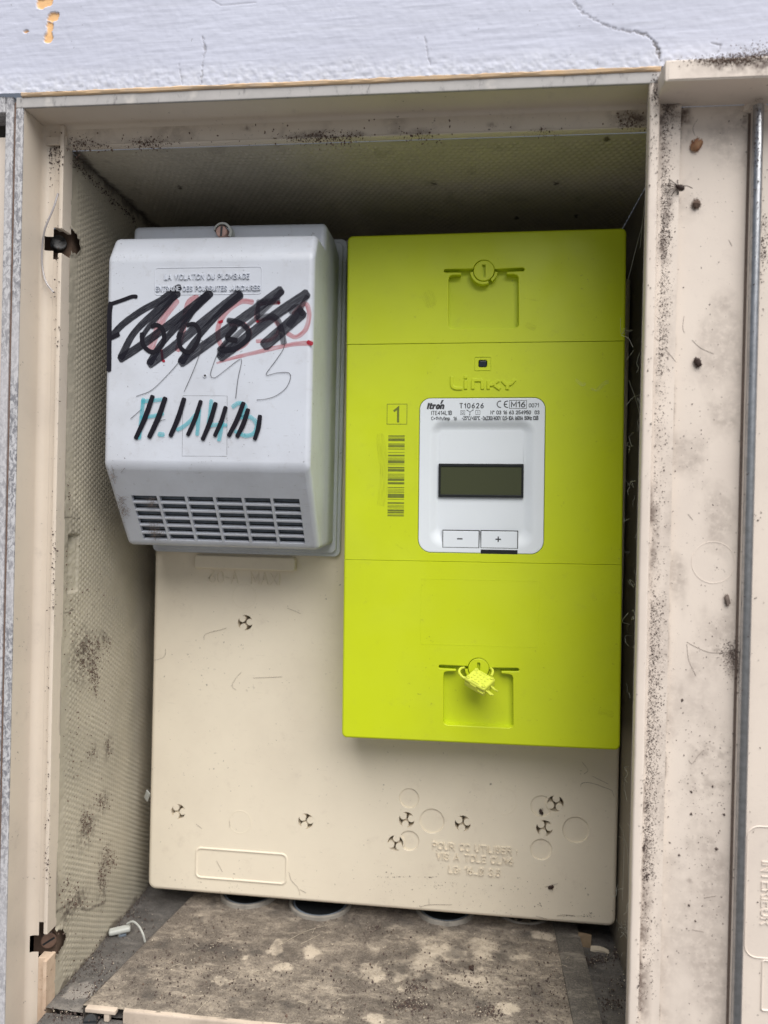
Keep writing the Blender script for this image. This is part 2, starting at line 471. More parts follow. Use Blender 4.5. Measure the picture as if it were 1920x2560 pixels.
def arc(cx, cy, rx, ry, a0, a1, n=8): return [(cx+rx*math.cos(math.radians(a0+(a1-a0)*k/n)), cy+ry*math.sin(math.radians(a0+(a1-a0)*k/n))) for k in range(n+1)]
def glyphs():
    "single stroke letters, height 1; each (width, [polylines])"
    G = {}
    def g(c, w, *L): G[c] = (w, [list(l) for l in L])
    O = arc(.28, .72, .28, .28, 0, 180)+arc(.28, .28, .28, .28, 180, 360)+[(.56, .72)]
    g('A', .60, [(0, 0), (.30, 1), (.60, 0)], [(.11, .34), (.49, .34)]); g('B', .54, [(0, 0), (0, 1), (.30, 1)]+arc(.30, .76, .21, .24, 90, -90, 6)+[(0, .52)], [(.30, .52)]+arc(.30, .26, .24, .26, 90, -90, 6)+[(0, 0)])
    g('C', .56, arc(.28, .72, .28, .28, 25, 180)+arc(.28, .28, .28, .28, 180, 335)); g('D', .56, [(0, 0), (0, 1), (.24, 1)]+arc(.24, .68, .32, .32, 90, 0, 5)+arc(.24, .32, .32, .32, 0, -90, 5)+[(0, 0)])
    g('E', .48, [(.48, 1), (0, 1), (0, 0), (.48, 0)], [(0, .52), (.42, .52)]); g('F', .46, [(.46, 1), (0, 1), (0, 0)], [(0, .5), (.4, .5)])
    g('G', .58, arc(.28, .72, .28, .28, 30, 180)+arc(.28, .28, .28, .28, 180, 360)+[(.56, .46), (.32, .46)]); g('H', .56, [(0, 0), (0, 1)], [(.56, 0), (.56, 1)], [(0, .52), (.56, .52)])
    g('I', .0, [(0, 0), (0, 1)]); g('J', .44, [(.44, 1), (.44, .25)]+arc(.22, .25, .22, .25, 0, -180, 7)); g('L', .46, [(0, 1), (0, 0), (.46, 0)]); g('M', .68, [(0, 0), (0, 1), (.34, .25), (.68, 1), (.68, 0)])
    g('N', .56, [(0, 0), (0, 1), (.56, 0), (.56, 1)]); g('O', .56, O); g('P', .52, [(0, 0), (0, 1), (.28, 1)]+arc(.28, .74, .24, .26, 90, -90, 7)+[(0, .48)])
    g('R', .54, [(0, 0), (0, 1), (.28, 1)]+arc(.28, .75, .24, .25, 90, -90, 7)+[(0, .5)], [(.28, .5), (.54, 0)])
    S_ = arc(.27, .76, .26, .24, 20, 240, 9)+[(.27, .52), (.38, .47)]+arc(.27, .25, .27, .25, 45, -165, 9); g('S', .54, S_)
    g('T', .56, [(0, 1), (.56, 1)], [(.28, 1), (.28, 0)]); g('U', .56, [(0, 1), (0, .28)]+arc(.28, .28, .28, .28, 180, 360)+[(.56, 1)]); g('V', .58, [(0, 1), (.29, 0), (.58, 1)])
    g('W', .84, [(0, 1), (.2, 0), (.42, .9), (.64, 0), (.84, 1)]); g('X', .58, [(0, 0), (.58, 1)], [(0, 1), (.58, 0)]); g('z', .42, [(0, .68), (.42, .68), (0, 0), (.42, 0)])
    g('0', .52, [(x*.93, y) for x, y in O]); g('1', .24, [(0, .78), (.24, 1), (.24, 0)]); g('2', .50, arc(.25, .74, .25, .26, 165, -20, 8)+[(.40, .50), (0, 0), (.50, 0)])
    g('3', .50, arc(.24, .76, .23, .24, 160, -90, 8), [(.24, .52)]+arc(.24, .26, .26, .26, 90, -160, 9)); g('4', .54, [(.42, 0), (.42, 1), (0, .3), (.54, .3)])
    g('5', .50, [(.46, 1), (.08, 1), (.03, .52)]+arc(.24, .32, .26, .32, 120, -155, 10)); g('6', .52, [(.42, 1), (.22, .80), (.06, .5)]+arc(.26, .29, .26, .29, 165, -195, 14)); g('7', .50, [(0, 1), (.50, 1), (.18, 0)])
    g('8', .52, arc(.26, .77, .22, .23, -90, 270, 12), arc(.26, .27, .26, .27, 90, 450, 12)); g('9', .52, [(.10, 0), (.30, .20), (.46, .5)]+arc(.26, .71, .26, .29, -15, 345, 14))
    g(':', .0, [(0, .10), (0, .14)], [(0, .56), (0, .60)]); g(',', .04, [(.04, .06), (0, -.14)]); g('.', .0, [(0, 0), (0, .06)]); g('-', .30, [(0, .45), (.30, .45)]); g('_', .42, [(0, .06), (.42, .06)])
    g('=', .40, [(0, .32), (.4, .32)], [(0, .58), (.4, .58)]); g('+', .44, [(0, .45), (.44, .45)], [(.22, .23), (.22, .67)]); g('/', .36, [(0, -.06), (.36, 1.04)]); g('(', .16, arc(.2, .5, .2, .62, 130, 230, 6)); g(')', .16, arc(-.04, .5, .2, .62, 50, -50, 6))
    g('°', .22, arc(.11, .86, .11, .13, 0, 360, 8)); g('Ø', .60, [(x+.02, y) for x, y in O], [(0, -.05), (.60, 1.05)])
    g('h', .42, [(0, 0), (0, 1)], [(0, .5)]+arc(.21, .48, .21, .22, 150, 0, 5)+[(.42, 0)]); g('l', .0, [(0, 0), (0, 1)]); g('m', .66, [(0, 0), (0, .7)], [(0, .5)]+arc(.165, .52, .165, .18, 150, 0, 4)+[(.33, 0)], [(.33, .5)]+arc(.495, .52, .165, .18, 150, 0, 4)+[(.66, 0)])
    g('p', .44, [(0, -.28), (0, .7)], arc(.22, .35, .22, .35, 0, 360, 10)); g('x', .42, [(0, 0), (.42, .68)], [(0, .68), (.42, 0)])
    g('t', .30, [(.12, 1), (.12, .1), (.28, 0)], [(0, .70), (.30, .70)]); g('r', .28, [(0, 0), (0, .7)], [(0, .45), (.12, .66), (.28, .68)]); g('o', .44, arc(.22, .35, .22, .35, 0, 360, 12)); g('n', .42, [(0, 0), (0, .7)], [(0, .46)]+arc(.21, .48, .21, .22, 150, 0, 5)+[(.42, 0)])
    return G
GL = glyphs()
def text_mb(body, x0, x1, z0, z1, yf, height, w=.13, shear=0, gap=.24, space=.5, flat_=False):
    "lettering fitted to a box (cap height z0..z1), front at yf and standing `height` proud; w = stroke width over letter height"
    x = 0; runs = []
    for ch in body:
        if ch == ' ': x += space; continue
        gw, L = GL[ch]
        for l in L: runs.append([(x+p[0], p[1]) for p in l])
        x += gw+gap
    tot = x-gap; hz = z1-z0; ww = w*hz; sx = (x1-x0-ww)/tot; mb = MB(); mb.wn = False; mb.sharp = 45; hz2 = hz-ww
    for k, l in enumerate(runs):
        P = [Vector((x0+ww/2+p[0]*sx+shear*p[1]*hz2, z0+ww/2+p[1]*hz2)) for p in l]; n = len(P); e = (P[1]-P[0]).normalized()*ww*.35; P[0] = P[0]-e; e = (P[-1]-P[-2]).normalized()*ww*.35; P[-1] = P[-1]+e
        rows = []
        closed = (P[0]-P[-1]).length < ww*.9 and n > 6
        for i, p in enumerate(P):
            a = (P[i]-P[i-1]) if i else (P[1]-P[0]); b = (P[i+1]-P[i]) if i < n-1 else a
            if i == 0: a = b
            t = (a.normalized()+b.normalized()); t = t.normalized() if t.length > .2 else a.normalized(); nn = Vector((-t.y, t.x)); c = max(.45, abs(nn.dot(Vector((-b.y, b.x)).normalized()))); hw = ww/2/c
            yo = yf-.000004*k
            if flat_: rows.append([(p.x+nn.x*hw, yo, p.y+nn.y*hw), (p.x-nn.x*hw, yo, p.y-nn.y*hw)])
            else: rows.append([(p.x+nn.x*hw, yo+height, p.y+nn.y*hw), (p.x+nn.x*hw*.78, yo, p.y+nn.y*hw*.78), (p.x-nn.x*hw*.78, yo, p.y-nn.y*hw*.78), (p.x-nn.x*hw, yo+height, p.y-nn.y*hw)])
        m = len(rows[0]); o = len(mb.v)
        for r in rows: mb.v.extend(r)
        for i in range(len(rows)-1):
            for j in range(m-1): mb.f.append((o+i*m+j, o+i*m+j+1, o+(i+1)*m+j+1, o+(i+1)*m+j)[::-1])
        if not flat_: mb.f.append((o, o+1, o+2, o+3)); e = o+(len(rows)-1)*m; mb.f.append((e+3, e+2, e+1, e))
    return mb

def ribbon(pts, w, y, round_end=True):
    "flat stroke in x, z at depth y; pts local 2D, w full width (number or list)"
    P = smooth_line(pts, .0012); n = len(P); mb = MB(); mb.uv = []; mb.wn = False; mb.sharp = 0
    ww = [w]*n if isinstance(w, (int, float)) else list(np.interp(np.linspace(0, 1, n), np.linspace(0, 1, len(w)), w))
    s = random.random()*9; v0 = random.random()*9
    A = []
    for i, p in enumerate(P):
        t = (P[min(i+1, n-1)]-P[max(i-1, 0)]).normalized(); nn = Vector((-t.y, t.x)); A.append((p, t, nn, ww[i]/2))
    rows = []
    if round_end:
        p, t, nn, h = A[0]; rows.append((p-t*h*.5, nn, h*.62, s-h*.5/.012))
    for i, (p, t, nn, h) in enumerate(A):
        if i: s += (P[i]-P[i-1]).length/.012
        j = h*(1+.035*(random.random()-.5)); rows.append((p, nn, j, s))
    if round_end:
        p, t, nn, h = A[-1]; rows.append((p+t*h*.45, nn, h*.62, s+h*.5/.012))
    for p, nn, h, s_ in rows:
        for k in (-1, 1):
            q = p+nn*h*k; mb.v.append((q.x, y, q.y)); mb.uv.append((s_, v0+.5*k*h/.003))
    for i in range(len(rows)-1): mb.f.append((2*i, 2*i+1, 2*i+3, 2*i+2)[::-1])
    return mb
def ring_mb(cx, cz, r, w, yb, h, n=36):
    "raised ring of width w, height h above plane yb (front -y)"
    mb = MB(); L = []
    for rr, y in ((r+w/2, yb+.0002), (r+w*.3, yb-h), (r-w*.3, yb-h), (r-w/2, yb+.0002)): L.append([(p[0], y, p[1]) for p in circle(cx, cz, rr, n)])
    mb.loops(L); mb.sharp = 60; mb.wn = False; return mb
def ring_mb2(cx, cy, r, h):
    mb = MB(); L = []
    for rr, z in ((r*1.25, -.0004), (r*1.1, h), (r*.75, h), (r*.55, .0001)): L.append([(p[0], p[1], z) for p in circle(cx, cy, rr, 14)])
    mb.loops(L); mb.wn = False; return mb
def frame_line(outline, w, yb, h):
    mb = MB(); L = []
    if area(outline) < 0: outline = outline[::-1]
    for d, y in ((-w/2, yb+.0002), (-w*.25, yb-h), (w*.25, yb-h), (w/2, yb+.0002)): L.append([(p[0], y, p[1]) for p in inset(outline, d)])
    mb.loops(L); mb.sharp = 70; mb.wn = False; return mb
def crumbs(points, smin, smax, flatten=.6, nrm=None):
    "heap of small angular grains; points list of Vectors"
    mb = MB(); mb.wn = False
    for p in points:
        s = smin+(smax-smin)*random.random()**3
        R = Euler((random.random()*6, random.random()*6, random.random()*6)).to_matrix()
        a, b, c = s*(.5+random.random()), s*(.5+.7*random.random()), s*(.4+.5*random.random())
        vs = [R @ Vector(v) for v in ((a, 0, 0), (-a, 0, 0), (0, b, 0), (0, -b, 0), (0, 0, c), (0, 0, -c))]
        mb.add([p+v for v in vs], [(0, 2, 4), (2, 1, 4), (1, 3, 4), (3, 0, 4), (2, 0, 5), (1, 2, 5), (3, 1, 5), (0, 3, 5)])
    return mb
def hairs(lines, r):
    mb = MB(); mb.wn = False
    for L in lines: mb.tube(smooth_line(L, .0012) if len(L) > 1 else L, r, 4)
    return mb
def wobble(a, b, n, amp, seed=None):
    R = random.Random(seed) if seed is not None else random
    a, b = Vector(a), Vector(b); L = (b-a).length
    return [a.lerp(b, k/n)+Vector([(R.random()-.5)*amp*L for _ in range(3)]) for k in range(n+1)]
# ================================================================ SETTING
g = MB(); g.add([(-60, -60, 0), (60, -60, 0), (60, .41, 0), (-60, .41, 0)], [(0, 1, 2, 3)])
obj('pavement', g, M['pavement'], smooth=False, kind='structure')

# ---- plastered wall (one finely modelled sheet round the cabinet, coarse beyond)
wall = thing('plaster_wall', 'pale lilac painted plaster wall with brush marks and a long crack above the cabinets', 'wall', (0, .399, ZC))
WY = .399
xs = np.arange(-.300, .200, .00055); zs = np.arange(.2342, .300, .00055)
X, Z = np.meshgrid(xs, zs, indexing='ij')
def seg_dist(X, Z, pts):
    d = np.full(X.shape, 9.)
    for (a, b), (c, e) in zip(pts[:-1], pts[1:]):
        L2 = (c-a)**2+(e-b)**2+1e-12; t = np.clip(((X-a)*(c-a)+(Z-b)*(e-b))/L2, 0, 1)
        d = np.minimum(d, np.hypot(X-a-t*(c-a), Z-b-t*(e-b)))
    return d
def wpx(L): return [(at(x, y, WY).x, at(x, y, WY).z-ZC) for x, y in L]
jit = (fbm(X*900, Z*900, 3, 5)-.5)*.0022
tilt = Z-.05*X
h = (fbm(X*40, tilt*420, 5, 1, .6)-.5)*.00028+(fbm(X*25, tilt*60, 3, 9)-.5)*.0004
h += (fbm(X*300, Z*300, 4, 21)-.5)*.00022
low = 1-sstep(Z+(fbm(X*60, Z*60, 3, 3)-.5)*.008, .2345, .251)
h += low*(fbm(X*420, Z*420, 3, 33)-.45)*.0008
crack1 = seg_dist(X+jit, Z+jit, wpx([(1434, 0), (1460, 35), (1500, 56), (1540, 73), (1590, 80), (1620, 88), (1636, 105), (1646, 125), (1651, 152)]))
crack2 = seg_dist(X+jit, Z+jit, wpx([(507, 90), (511, 130), (506, 170), (503, 212)]))
crack3 = seg_dist(X+jit*.6, Z, wpx([(447, 160), (452, 190), (457, 212)]))
crack4 = seg_dist(X+jit*.6, Z, wpx([(1062, 92), (1068, 130), (1076, 162)]))
crack5 = seg_dist(X+jit*.6, Z, wpx([(1643, 108), (1640, 130), (1648, 140)]))
crack6 = seg_dist(X+jit, Z, wpx([(1780, 108), (1800, 112), (1795, 132)]))
crack7 = seg_dist(X+jit, Z, wpx([(530, 0), (552, 14), (640, 6)]))
crk = np.maximum.reduce([(.45+.55*sstep(X, .075, .10))*(1-sstep(crack1, .00012+.00028*sstep(X, .07, .10), .0007+.0002*sstep(X, .07, .10))), .5*(1-sstep(crack2, .0001, .00045)), .35*(1-sstep(crack3, .0001, .0004)), .4*(1-sstep(crack4, .0001, .0004)),
                         .7*(1-sstep(crack5, .0001, .0005)), .6*(1-sstep(crack6, .0001, .0005)), .3*(1-sstep(crack7, .0001, .0006))])
peel = np.zeros(X.shape)
for (px, py, rx, ry) in ((112, 5, 28, 17), (134, 42, 15, 13), (125, 66, 12, 14), (122, 92, 13, 17), (66, 78, 8, 3)):
    c = at(px, py, WY); sx = rx*WY/FPX; sz = ry*WY/FPX
    d = np.hypot((X-c.x)/sx, (Z-(c.z-ZC))/sz)+(fbm(X*330, Z*330, 4, 77)-.5)*1.1
    peel = np.maximum(peel, 1-sstep(d, .85, 1.0))
h -= crk*.0008; h -= peel*.0010
bor = np.minimum.reduce([X-xs[0], xs[-1]-X, zs[-1]-Z]); h *= sstep(bor, 0, .01)
P = np.stack([X, -h*1.0, Z], -1)
P = P[:, ::-1]                                        # face towards -y
grid_obj('plaster_face', P, M['plaster'], wall, {'crack': crk[:, ::-1]*.9, 'peel': peel[:, ::-1], 'chalk': (low*.6*fbm(X*500, Z*500, 3, 8))[:, ::-1]})
mb = MB()
for (x0, x1, z0, z1) in ((-1.2, -.3, -1.2, 1.2), (.1995, 1.2, .2342, 1.2), (.62, 1.2, -1.2, .2342), (-.3, .1995, .2993, 1.2), (-.3, .62, -1.2, -.352)):
    mb.add([(x0, 0, z0), (x1, 0, z0), (x1, 0, z1), (x0, 0, z1)], [(0, 1, 2, 3)])
obj('wall_face', mb, M['plaster'], wall, smooth=False)

# ================================================================ CABINET
cab = thing('meter_cabinet', 'open beige plastic meter cabinet set into the plaster wall, with embossed inner walls', 'cabinet', (0, .40, ZC-.32))
cf = Fr(cab); CZ = .32; CY = .40                      # local z of lens height / local y offset
def cb(x0, x1, y0, y1, z0, z1, r=.0007): return MB().rbox(x0, x1, y0-CY, y1-CY, z0+CZ, z1+CZ, r)
obj('top_rim', cb(-.2628, .0984, .400, .4016, .2262, .2325, .0007), M['rim'], cab)
obj('top_reveal', MB().box(-.2600, .0984, .4017-CY, .4227-CY, .2264+CZ, .2325+CZ), M['frame'], cab, smooth=False)
mb = MB(); n = 8; L = [[(x, .4226-CY-.0030*(1-math.sin(a)), .2264+CZ-.0030*(1-math.cos(a))) for x in (-.2600, .0984)] for a in np.linspace(0, math.pi/2, n)]
mb.loops(L, False); obj('top_fillet', mb, M['frame'], cab)
mb = cb(-.2579, .112, .4226, .4290, .2145, .2325, .0014); obj('top_stop', mb, M['frame'], cab)
mb = cb(-.2579, -.2435, .4212, .4224, .2150, .2205, .0005); obj('corner_block', mb, M['frame'], cab)
obj('left_rim', cb(-.2628, -.2581, .400, .4226, -.36, .2262, .0007), M['edge'], cab)
# reveal of the left side: smooth skin with a rounded inner corner and the stop face with its hinge pockets
prof = [(-.2580, .4008), (-.2580, .4175)]
for k in range(9):
    a = k/8*math.pi/2; prof.append((-.2535-.0045*math.cos(a), .4185+.0045*math.sin(a)))
prof.append((-.2518, .4232))
mb = MB(); zz = [-.36, -.2735, -.2635, .1520, .1605, .2262]
L = [[(p[0], p[1]-CY, z+CZ) for p in prof] for z in zz]
mb.loops(L[:2], False); mb.loops(L[2:4], False); mb.loops(L[4:6], False)
cut = prof[:7]
L = [[(p[0], p[1]-CY, z+CZ) for p in cut] for z in zz]
mb.loops(L[1:3], False); mb.loops(L[3:5], False)
mb.wn = False; mb.sharp = 60; obj('left_reveal', mb, M['frame'], cab)
for z0, z1, nm in ((-.36, -.2770, 'stop_foot'), (-.2555, .1470, 'left_stop'), (.1660, .2145, 'left_stop')):
    mb = MB().rbox(-.2520, -.2470, .4232-CY, .4300-CY, z0+CZ, z1+CZ, .0004); obj(nm, mb, M['frame' if nm == 'left_stop' else 'frame_rust'], cab)
for z0, z1 in ((-.36, -.2765), (-.2605, .1495), (.1640, .2262)):
    mb = MB().rbox(-.2469, -.2443, .4195-CY, .4300-CY, z0+CZ, z1+CZ, .0006); obj('left_rib', mb, M['frame' if z0 > -.3 else 'frame_rust'], cab)
# hinge pockets with their screws
for (px, py, mt) in ((128, 606, 'dark_steel'), (103, 2358, 'rust')):
    c = cf.p(px, py, .430)
    mb = MB(); mb.box(c.x-.0085, -.2474, c.y+.006, c.y+.018, c.z-.0105, c.z+.0105)
    pk = obj('hinge_pocket', mb, M['pocket'], cab, smooth=False)
    mb = MB(); ax = Vector((.45, -.85, .1)).normalized()
    mb.tube([c+Vector((.0008, .0075, 0)), c+Vector((.0008, .0075, 0))+ax*.0012, c+Vector((.0008, .0075, 0))+ax*.0062, c+Vector((.0008, .0075, 0))+ax*.0068], [.0048, .0048, .0046, .0038], 20)
    obj('hinge_screw', mb, M[mt], pk)
    sl = MB(); q = c+Vector((.0008, .0075, 0))+ax*.0069; t = Vector((.8, .42, .45)).normalized()
    t = (t-ax*t.dot(ax)).normalized(); b = ax.cross(t)
    sl.add([q+t*.0037+b*.0006, q-t*.0037+b*.0006, q-t*.0037-b*.0006, q+t*.0037-b*.0006], [(0, 1, 2, 3)])
    obj('screw_slot', sl, M['black'], pk, smooth=False)
# embossed liner walls
PITCH_D = .0036
def dimples(u, v, p=PITCH_D):
    "hexagonal field of little raised pads"
    q = p*.866
    def lat(u, v, ou, ov):
        a = (u-ou)/p; b = (v-ov)/(2*q); du = (a-np.round(a))*p; dv = (b-np.round(b))*2*q
        return np.hypot(du, dv)
    d = np.minimum(lat(u, v, 0, 0), lat(u, v, p/2, q))
    return 1-sstep(d, .0006, .0019)
LX, CTOP, FLZ, BY, RX = -.2443, .2145, -.305, .585, .112
ys = np.arange(.4285, BY+.0003, .00068); zs = np.arange(FLZ-.03, CTOP+.0005, .00068)
Yg, Zg = np.meshgrid(ys, zs, indexing='ij')
h = dimples(Zg+.0012*(fbm(Yg*50, Zg*50, 2, 4)-.5), Yg+.0010*(fbm(Yg*60, Zg*60, 2, 44)-.5))*.00055*(.5+fbm(Yg*90, Zg*90, 3, 45))
front = sstep(Yg+(fbm(Yg*120, Zg*120, 3, 6)-.5)*.006, .4335, .4400)
h *= front; h += (1-front)*(fbm(Yg*250, Zg*250, 3, 2)-.5)*.0006+(fbm(Yg*30, Zg*30, 3, 12)-.5)*.0012
def yz(px, py, X=LX): q = at_x(px, py, X); return q.y, q.z-ZC
# catch recess
ra = [yz(*p) for p in ((157, 1338), (196, 1338), (153, 1482), (194, 1482))]
ry0, ry1 = .4345, max(ra[1][0], ra[3][0]); rz1 = (ra[0][1]+ra[1][1])/2; rz0 = (ra[2][1]+ra[3][1])/2
rec = sstep(Yg, ry0-.0004, ry0+.0006)*(1-sstep(Yg, ry1-.0004, ry1+.0006))*sstep(Zg, rz0-.0004, rz0+.0006)*(1-sstep(Zg, rz1-.0004, rz1+.0006))
h = h*(1-rec)-rec*(.0045*(1-.75*sstep(Yg, ry0, ry1))+(fbm(Yg*500, Zg*500, 3, 41)-.5)*.0014)
grime = np.zeros(Yg.shape)
def blot(px, py, ry, rz, amt, seed, X=LX):
    cy, cz = yz(px, py, X); d = np.hypot((Yg-cy)/ry, (Zg-cz)/rz)
    return amt*np.clip(1-d, 0, 1)*np.clip((fbm(Yg*420, Zg*420, 4, seed)-.42)*5, 0, 1)
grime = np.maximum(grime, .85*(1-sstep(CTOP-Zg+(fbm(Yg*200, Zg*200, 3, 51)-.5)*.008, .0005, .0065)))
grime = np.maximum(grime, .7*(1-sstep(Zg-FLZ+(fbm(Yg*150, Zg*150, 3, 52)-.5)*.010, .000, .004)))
for k, (px, py, a, b, amt) in enumerate(((205, 1640, .022, .026, 1), (250, 1600, .012, .010, .8), (165, 1385, .006, .012, .9), (162, 1455, .008, .008, 1), (217, 2070, .018, .020, .8), (255, 2010, .012, .014, .8), (262, 2160, .016, .020, .7),
                                        (252, 2215, .010, .022, .9), (135, 2230, .006, .024, 1.2), (170, 2275, .012, .012, 1.1), (195, 2250, .02, .008, 1.0), (160, 1260, .008, .02, .5), (182, 1330, .012, .02, .5), (270, 1870, .010, .012, .9), (230, 1880, .010, .010, .7), (150, 1560, .008, .014, .5))):
    grime = np.maximum(grime, blot(px, py, a, b, amt, 60+k))
lw = seg_dist(Yg+(fbm(Yg*300, Zg*300, 3, 90)-.5)*.004, Zg, [yz(*p) for p in ((138, 2282), (175, 2255), (195, 2230), (198, 2262), (212, 2278), (240, 2265), (262, 2255), (258, 2220))])
grime = np.maximum(grime, .8*(1-sstep(lw, .0004, .0016))*fbm(Yg*500, Zg*500, 3, 91)*1.5)
for (a, b) in (((100, 1540), (185, 1527)), ((128, 1290), (198, 1295))):
    lw = seg_dist(Yg+(fbm(Yg*200, Zg*200, 2, 93)-.5)*.002, Zg+(fbm(Yg*200, Zg*200, 2, 94)-.5)*.002, [yz(*a), yz(*b)]); grime = np.maximum(grime, .8*(1-sstep(lw, .0001, .0006)))
mask = np.ones((len(ys)-1, len(zs)-1), bool)
boss = np.zeros(Yg.shape)
for (px, py) in ((150, 606), (118, 2355)):
    cy, cz = .4300, cf.p(px, py, .43).z-CZ
    d = np.hypot((Yg-cy)/.0098, (Zg-cz)/.0078)+(fbm(Yg*500, Zg*500, 2, 98)-.5)*.35
    boss = np.maximum(boss, 1-sstep(d, .95, 1.25)); mask &= (d[:-1, :-1] > .86)
h = h*(1-boss)+boss*.0009; grime = np.maximum(grime, boss*.25*fbm(Yg*300, Zg*300, 3, 97))
P = np.stack([LX+h, Yg-CY, Zg+CZ], -1)
grid_obj('left_liner', P, M['liner'], cab, {'grime': np.clip(grime, 0, 1)}, mask)
xs = np.arange(LX-.0003, RX+.0005, .00072); ysc = np.arange(.4285, BY+.0003, .00072)
Xc, Yc = np.meshgrid(xs, ysc, indexing='ij')
h = dimples(Xc, Yc+.0008*(fbm(Xc*40, Yc*40, 2, 14)-.5), .0043)*.00045*sstep(Yc, .4310, .4345)
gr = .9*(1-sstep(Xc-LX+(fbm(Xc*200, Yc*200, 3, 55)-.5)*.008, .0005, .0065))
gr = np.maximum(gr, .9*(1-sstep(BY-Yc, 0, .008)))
gr = np.maximum(gr, np.clip((fbm(Xc*70, Yc*70, 5, 56)-.68)*2, 0, .2))
for (px, py) in ((1390, 458), (1085, 458), (450, 468), (960+965/1.728, 348), (1290, 545), (1440, 540)):
    q = at_z(px, py, ZC+CTOP); gr = np.maximum(gr, 1-sstep(np.hypot(Xc-q.x, (Yc-q.y)*.6)+(fbm(Xc*600, Yc*600, 3, 57)-.5)*.003, .0008, .0022))
P = np.stack([Xc, Yc-CY, CTOP-h+CZ], -1)
grid_obj('ceiling_liner', P, M['liner'], cab, {'grime': gr})
mb = MB(); z0, z1 = FLZ-.03+CZ, CTOP+CZ
mb.add([(LX, BY-CY, z0), (RX, BY-CY, z0), (RX, BY-CY, z1), (LX, BY-CY, z1)], [(0, 1, 2, 3)])
obj('back_liner', mb, M['liner'], cab, smooth=False)
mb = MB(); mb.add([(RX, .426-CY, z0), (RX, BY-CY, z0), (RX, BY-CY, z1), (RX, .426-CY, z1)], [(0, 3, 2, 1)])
obj('right_liner', mb, M['liner_shaded'], cab, smooth=False)
mb = cb(.1125, .1180, .412, .430, -.36, .2145, .0005); obj('right_rim', mb, M['frame'], cab)
mb = cb(-.2440, .112, .4060, .4188, -.345, -.3062, .0012); obj('bottom_rim', mb, M['floor'], cab)
# lower floor of the box
xs = np.arange(LX, RX+.001, .0011); ysf = np.arange(.4190, BY+.001, .0011)
Xf, Yf = np.meshgrid(xs, ysf, indexing='ij')
h = (fbm(Xf*120, Yf*120, 5, 71)-.5)*.0022+(fbm(Xf*30, Yf*30, 3, 72)-.5)*.003
q = at_z(198, 2478, ZC+FLZ); cl = .9*(1-sstep(np.hypot((Xf-q.x)/.010, (Yf-q.y)/.011)+(fbm(Xf*200, Yf*200, 3, 73)-.5)*.6, .7, 1.0))
q = at_z(150, 2540, ZC+FLZ); cl = np.maximum(cl, .6*(1-sstep(np.hypot((Xf-q.x)/.03, (Yf-q.y)/.012), .6, 1.1)))
P = np.stack([Xf, Yf-CY, FLZ+h+CZ], -1)[:, ::1]
grid_obj('box_floor', P, M['floor'], cab, {'clean': cl, 'grime': np.clip((fbm(Xf*90, Yf*90, 4, 74)-.55)*3, 0, .7)*sstep(Xf, .05, .09)})
# foam line between rim and plaster, brown joint at the left
n = 160; mb = MB(); L = []
for k in range(n+1):
    x = -.2590+(.0960+.2590)*k/n; t = .0016*fbm(np.array([k*.12]), np.array([3.]), 3, 5)[0]; u_ = .0011*(fbm(np.array([k*.3]), np.array([9.]), 3, 15)[0]-.5)
    L.append([(x, .0030, .2327+CZ), (x, -.0003, .2324+CZ-t*.5), (x, -.0010, .2329+CZ-t*.5), (x, -.0013, .2338+CZ+u_), (x, -.0008, .2346+CZ+u_), (x, .002, .2348+CZ)])
mb.loops(L, False); obj('sealant_line', mb, M['foam'], cab)

# neighbouring cabinet: its edge strip and a little of its face
nb = thing('neighbouring_cabinet', 'edge of another cabinet at the far left, its strip of paint rubbed and speckled', 'cabinet', (-.30, .40, ZC-.32))
def nbx(x0, x1, y0, y1, z0, z1, r=.0007): return MB().rbox(x0+.30, x1+.30, y0-.40, y1-.40, z0+.32, z1+.32, r)
obj('edge_strip', nbx(-.2694, -.2644, .4005, .4226, -.36, .2335, .0009), M['edge'], nb)
obj('face_panel', nbx(-.44, -.2694, .408, .420, -.36, .214, .0007), M['door'], nb)
obj('top_edge', nbx(-.44, -.2694, .400, .4226, .224, .2335, .0008), M['edge'], nb)
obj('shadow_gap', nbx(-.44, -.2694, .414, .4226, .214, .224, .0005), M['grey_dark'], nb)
n = 150; mb = MB(); L = []
for k in range(n+1):
    z = -.36+.59*k/n; a = .0003*(fbm(np.array([k*.3]), np.array([1.]), 3, 3)[0]-.5)
    L.append([(-.2646+.30+a, .0016, z+.32), (-.2636+.30+a, .0009, z+.32), (-.2626+.30+a, .0016, z+.32)])
mb.loops(L, False); obj('joint_filler', mb, plastic('brown_joint', (.20, .13, .10), (.09, .07, .06), .8, .5, 80, .5, .4, 400), nb)

# ================================================================ DOOR (swung open against the wall on the right)
dr = thing('cabinet_door', 'inner side of the pale beige cabinet door, standing open, with a long lock rod', 'door', (.2, .41, ZC-.36))
df = Fr(dr)
def db(x0, x1, y0, y1, z0, z1, r=.0007): return MB().rbox(x0-.2, x1-.2, y0-.41, y1-.41, z0+.36, z1+.36, r)
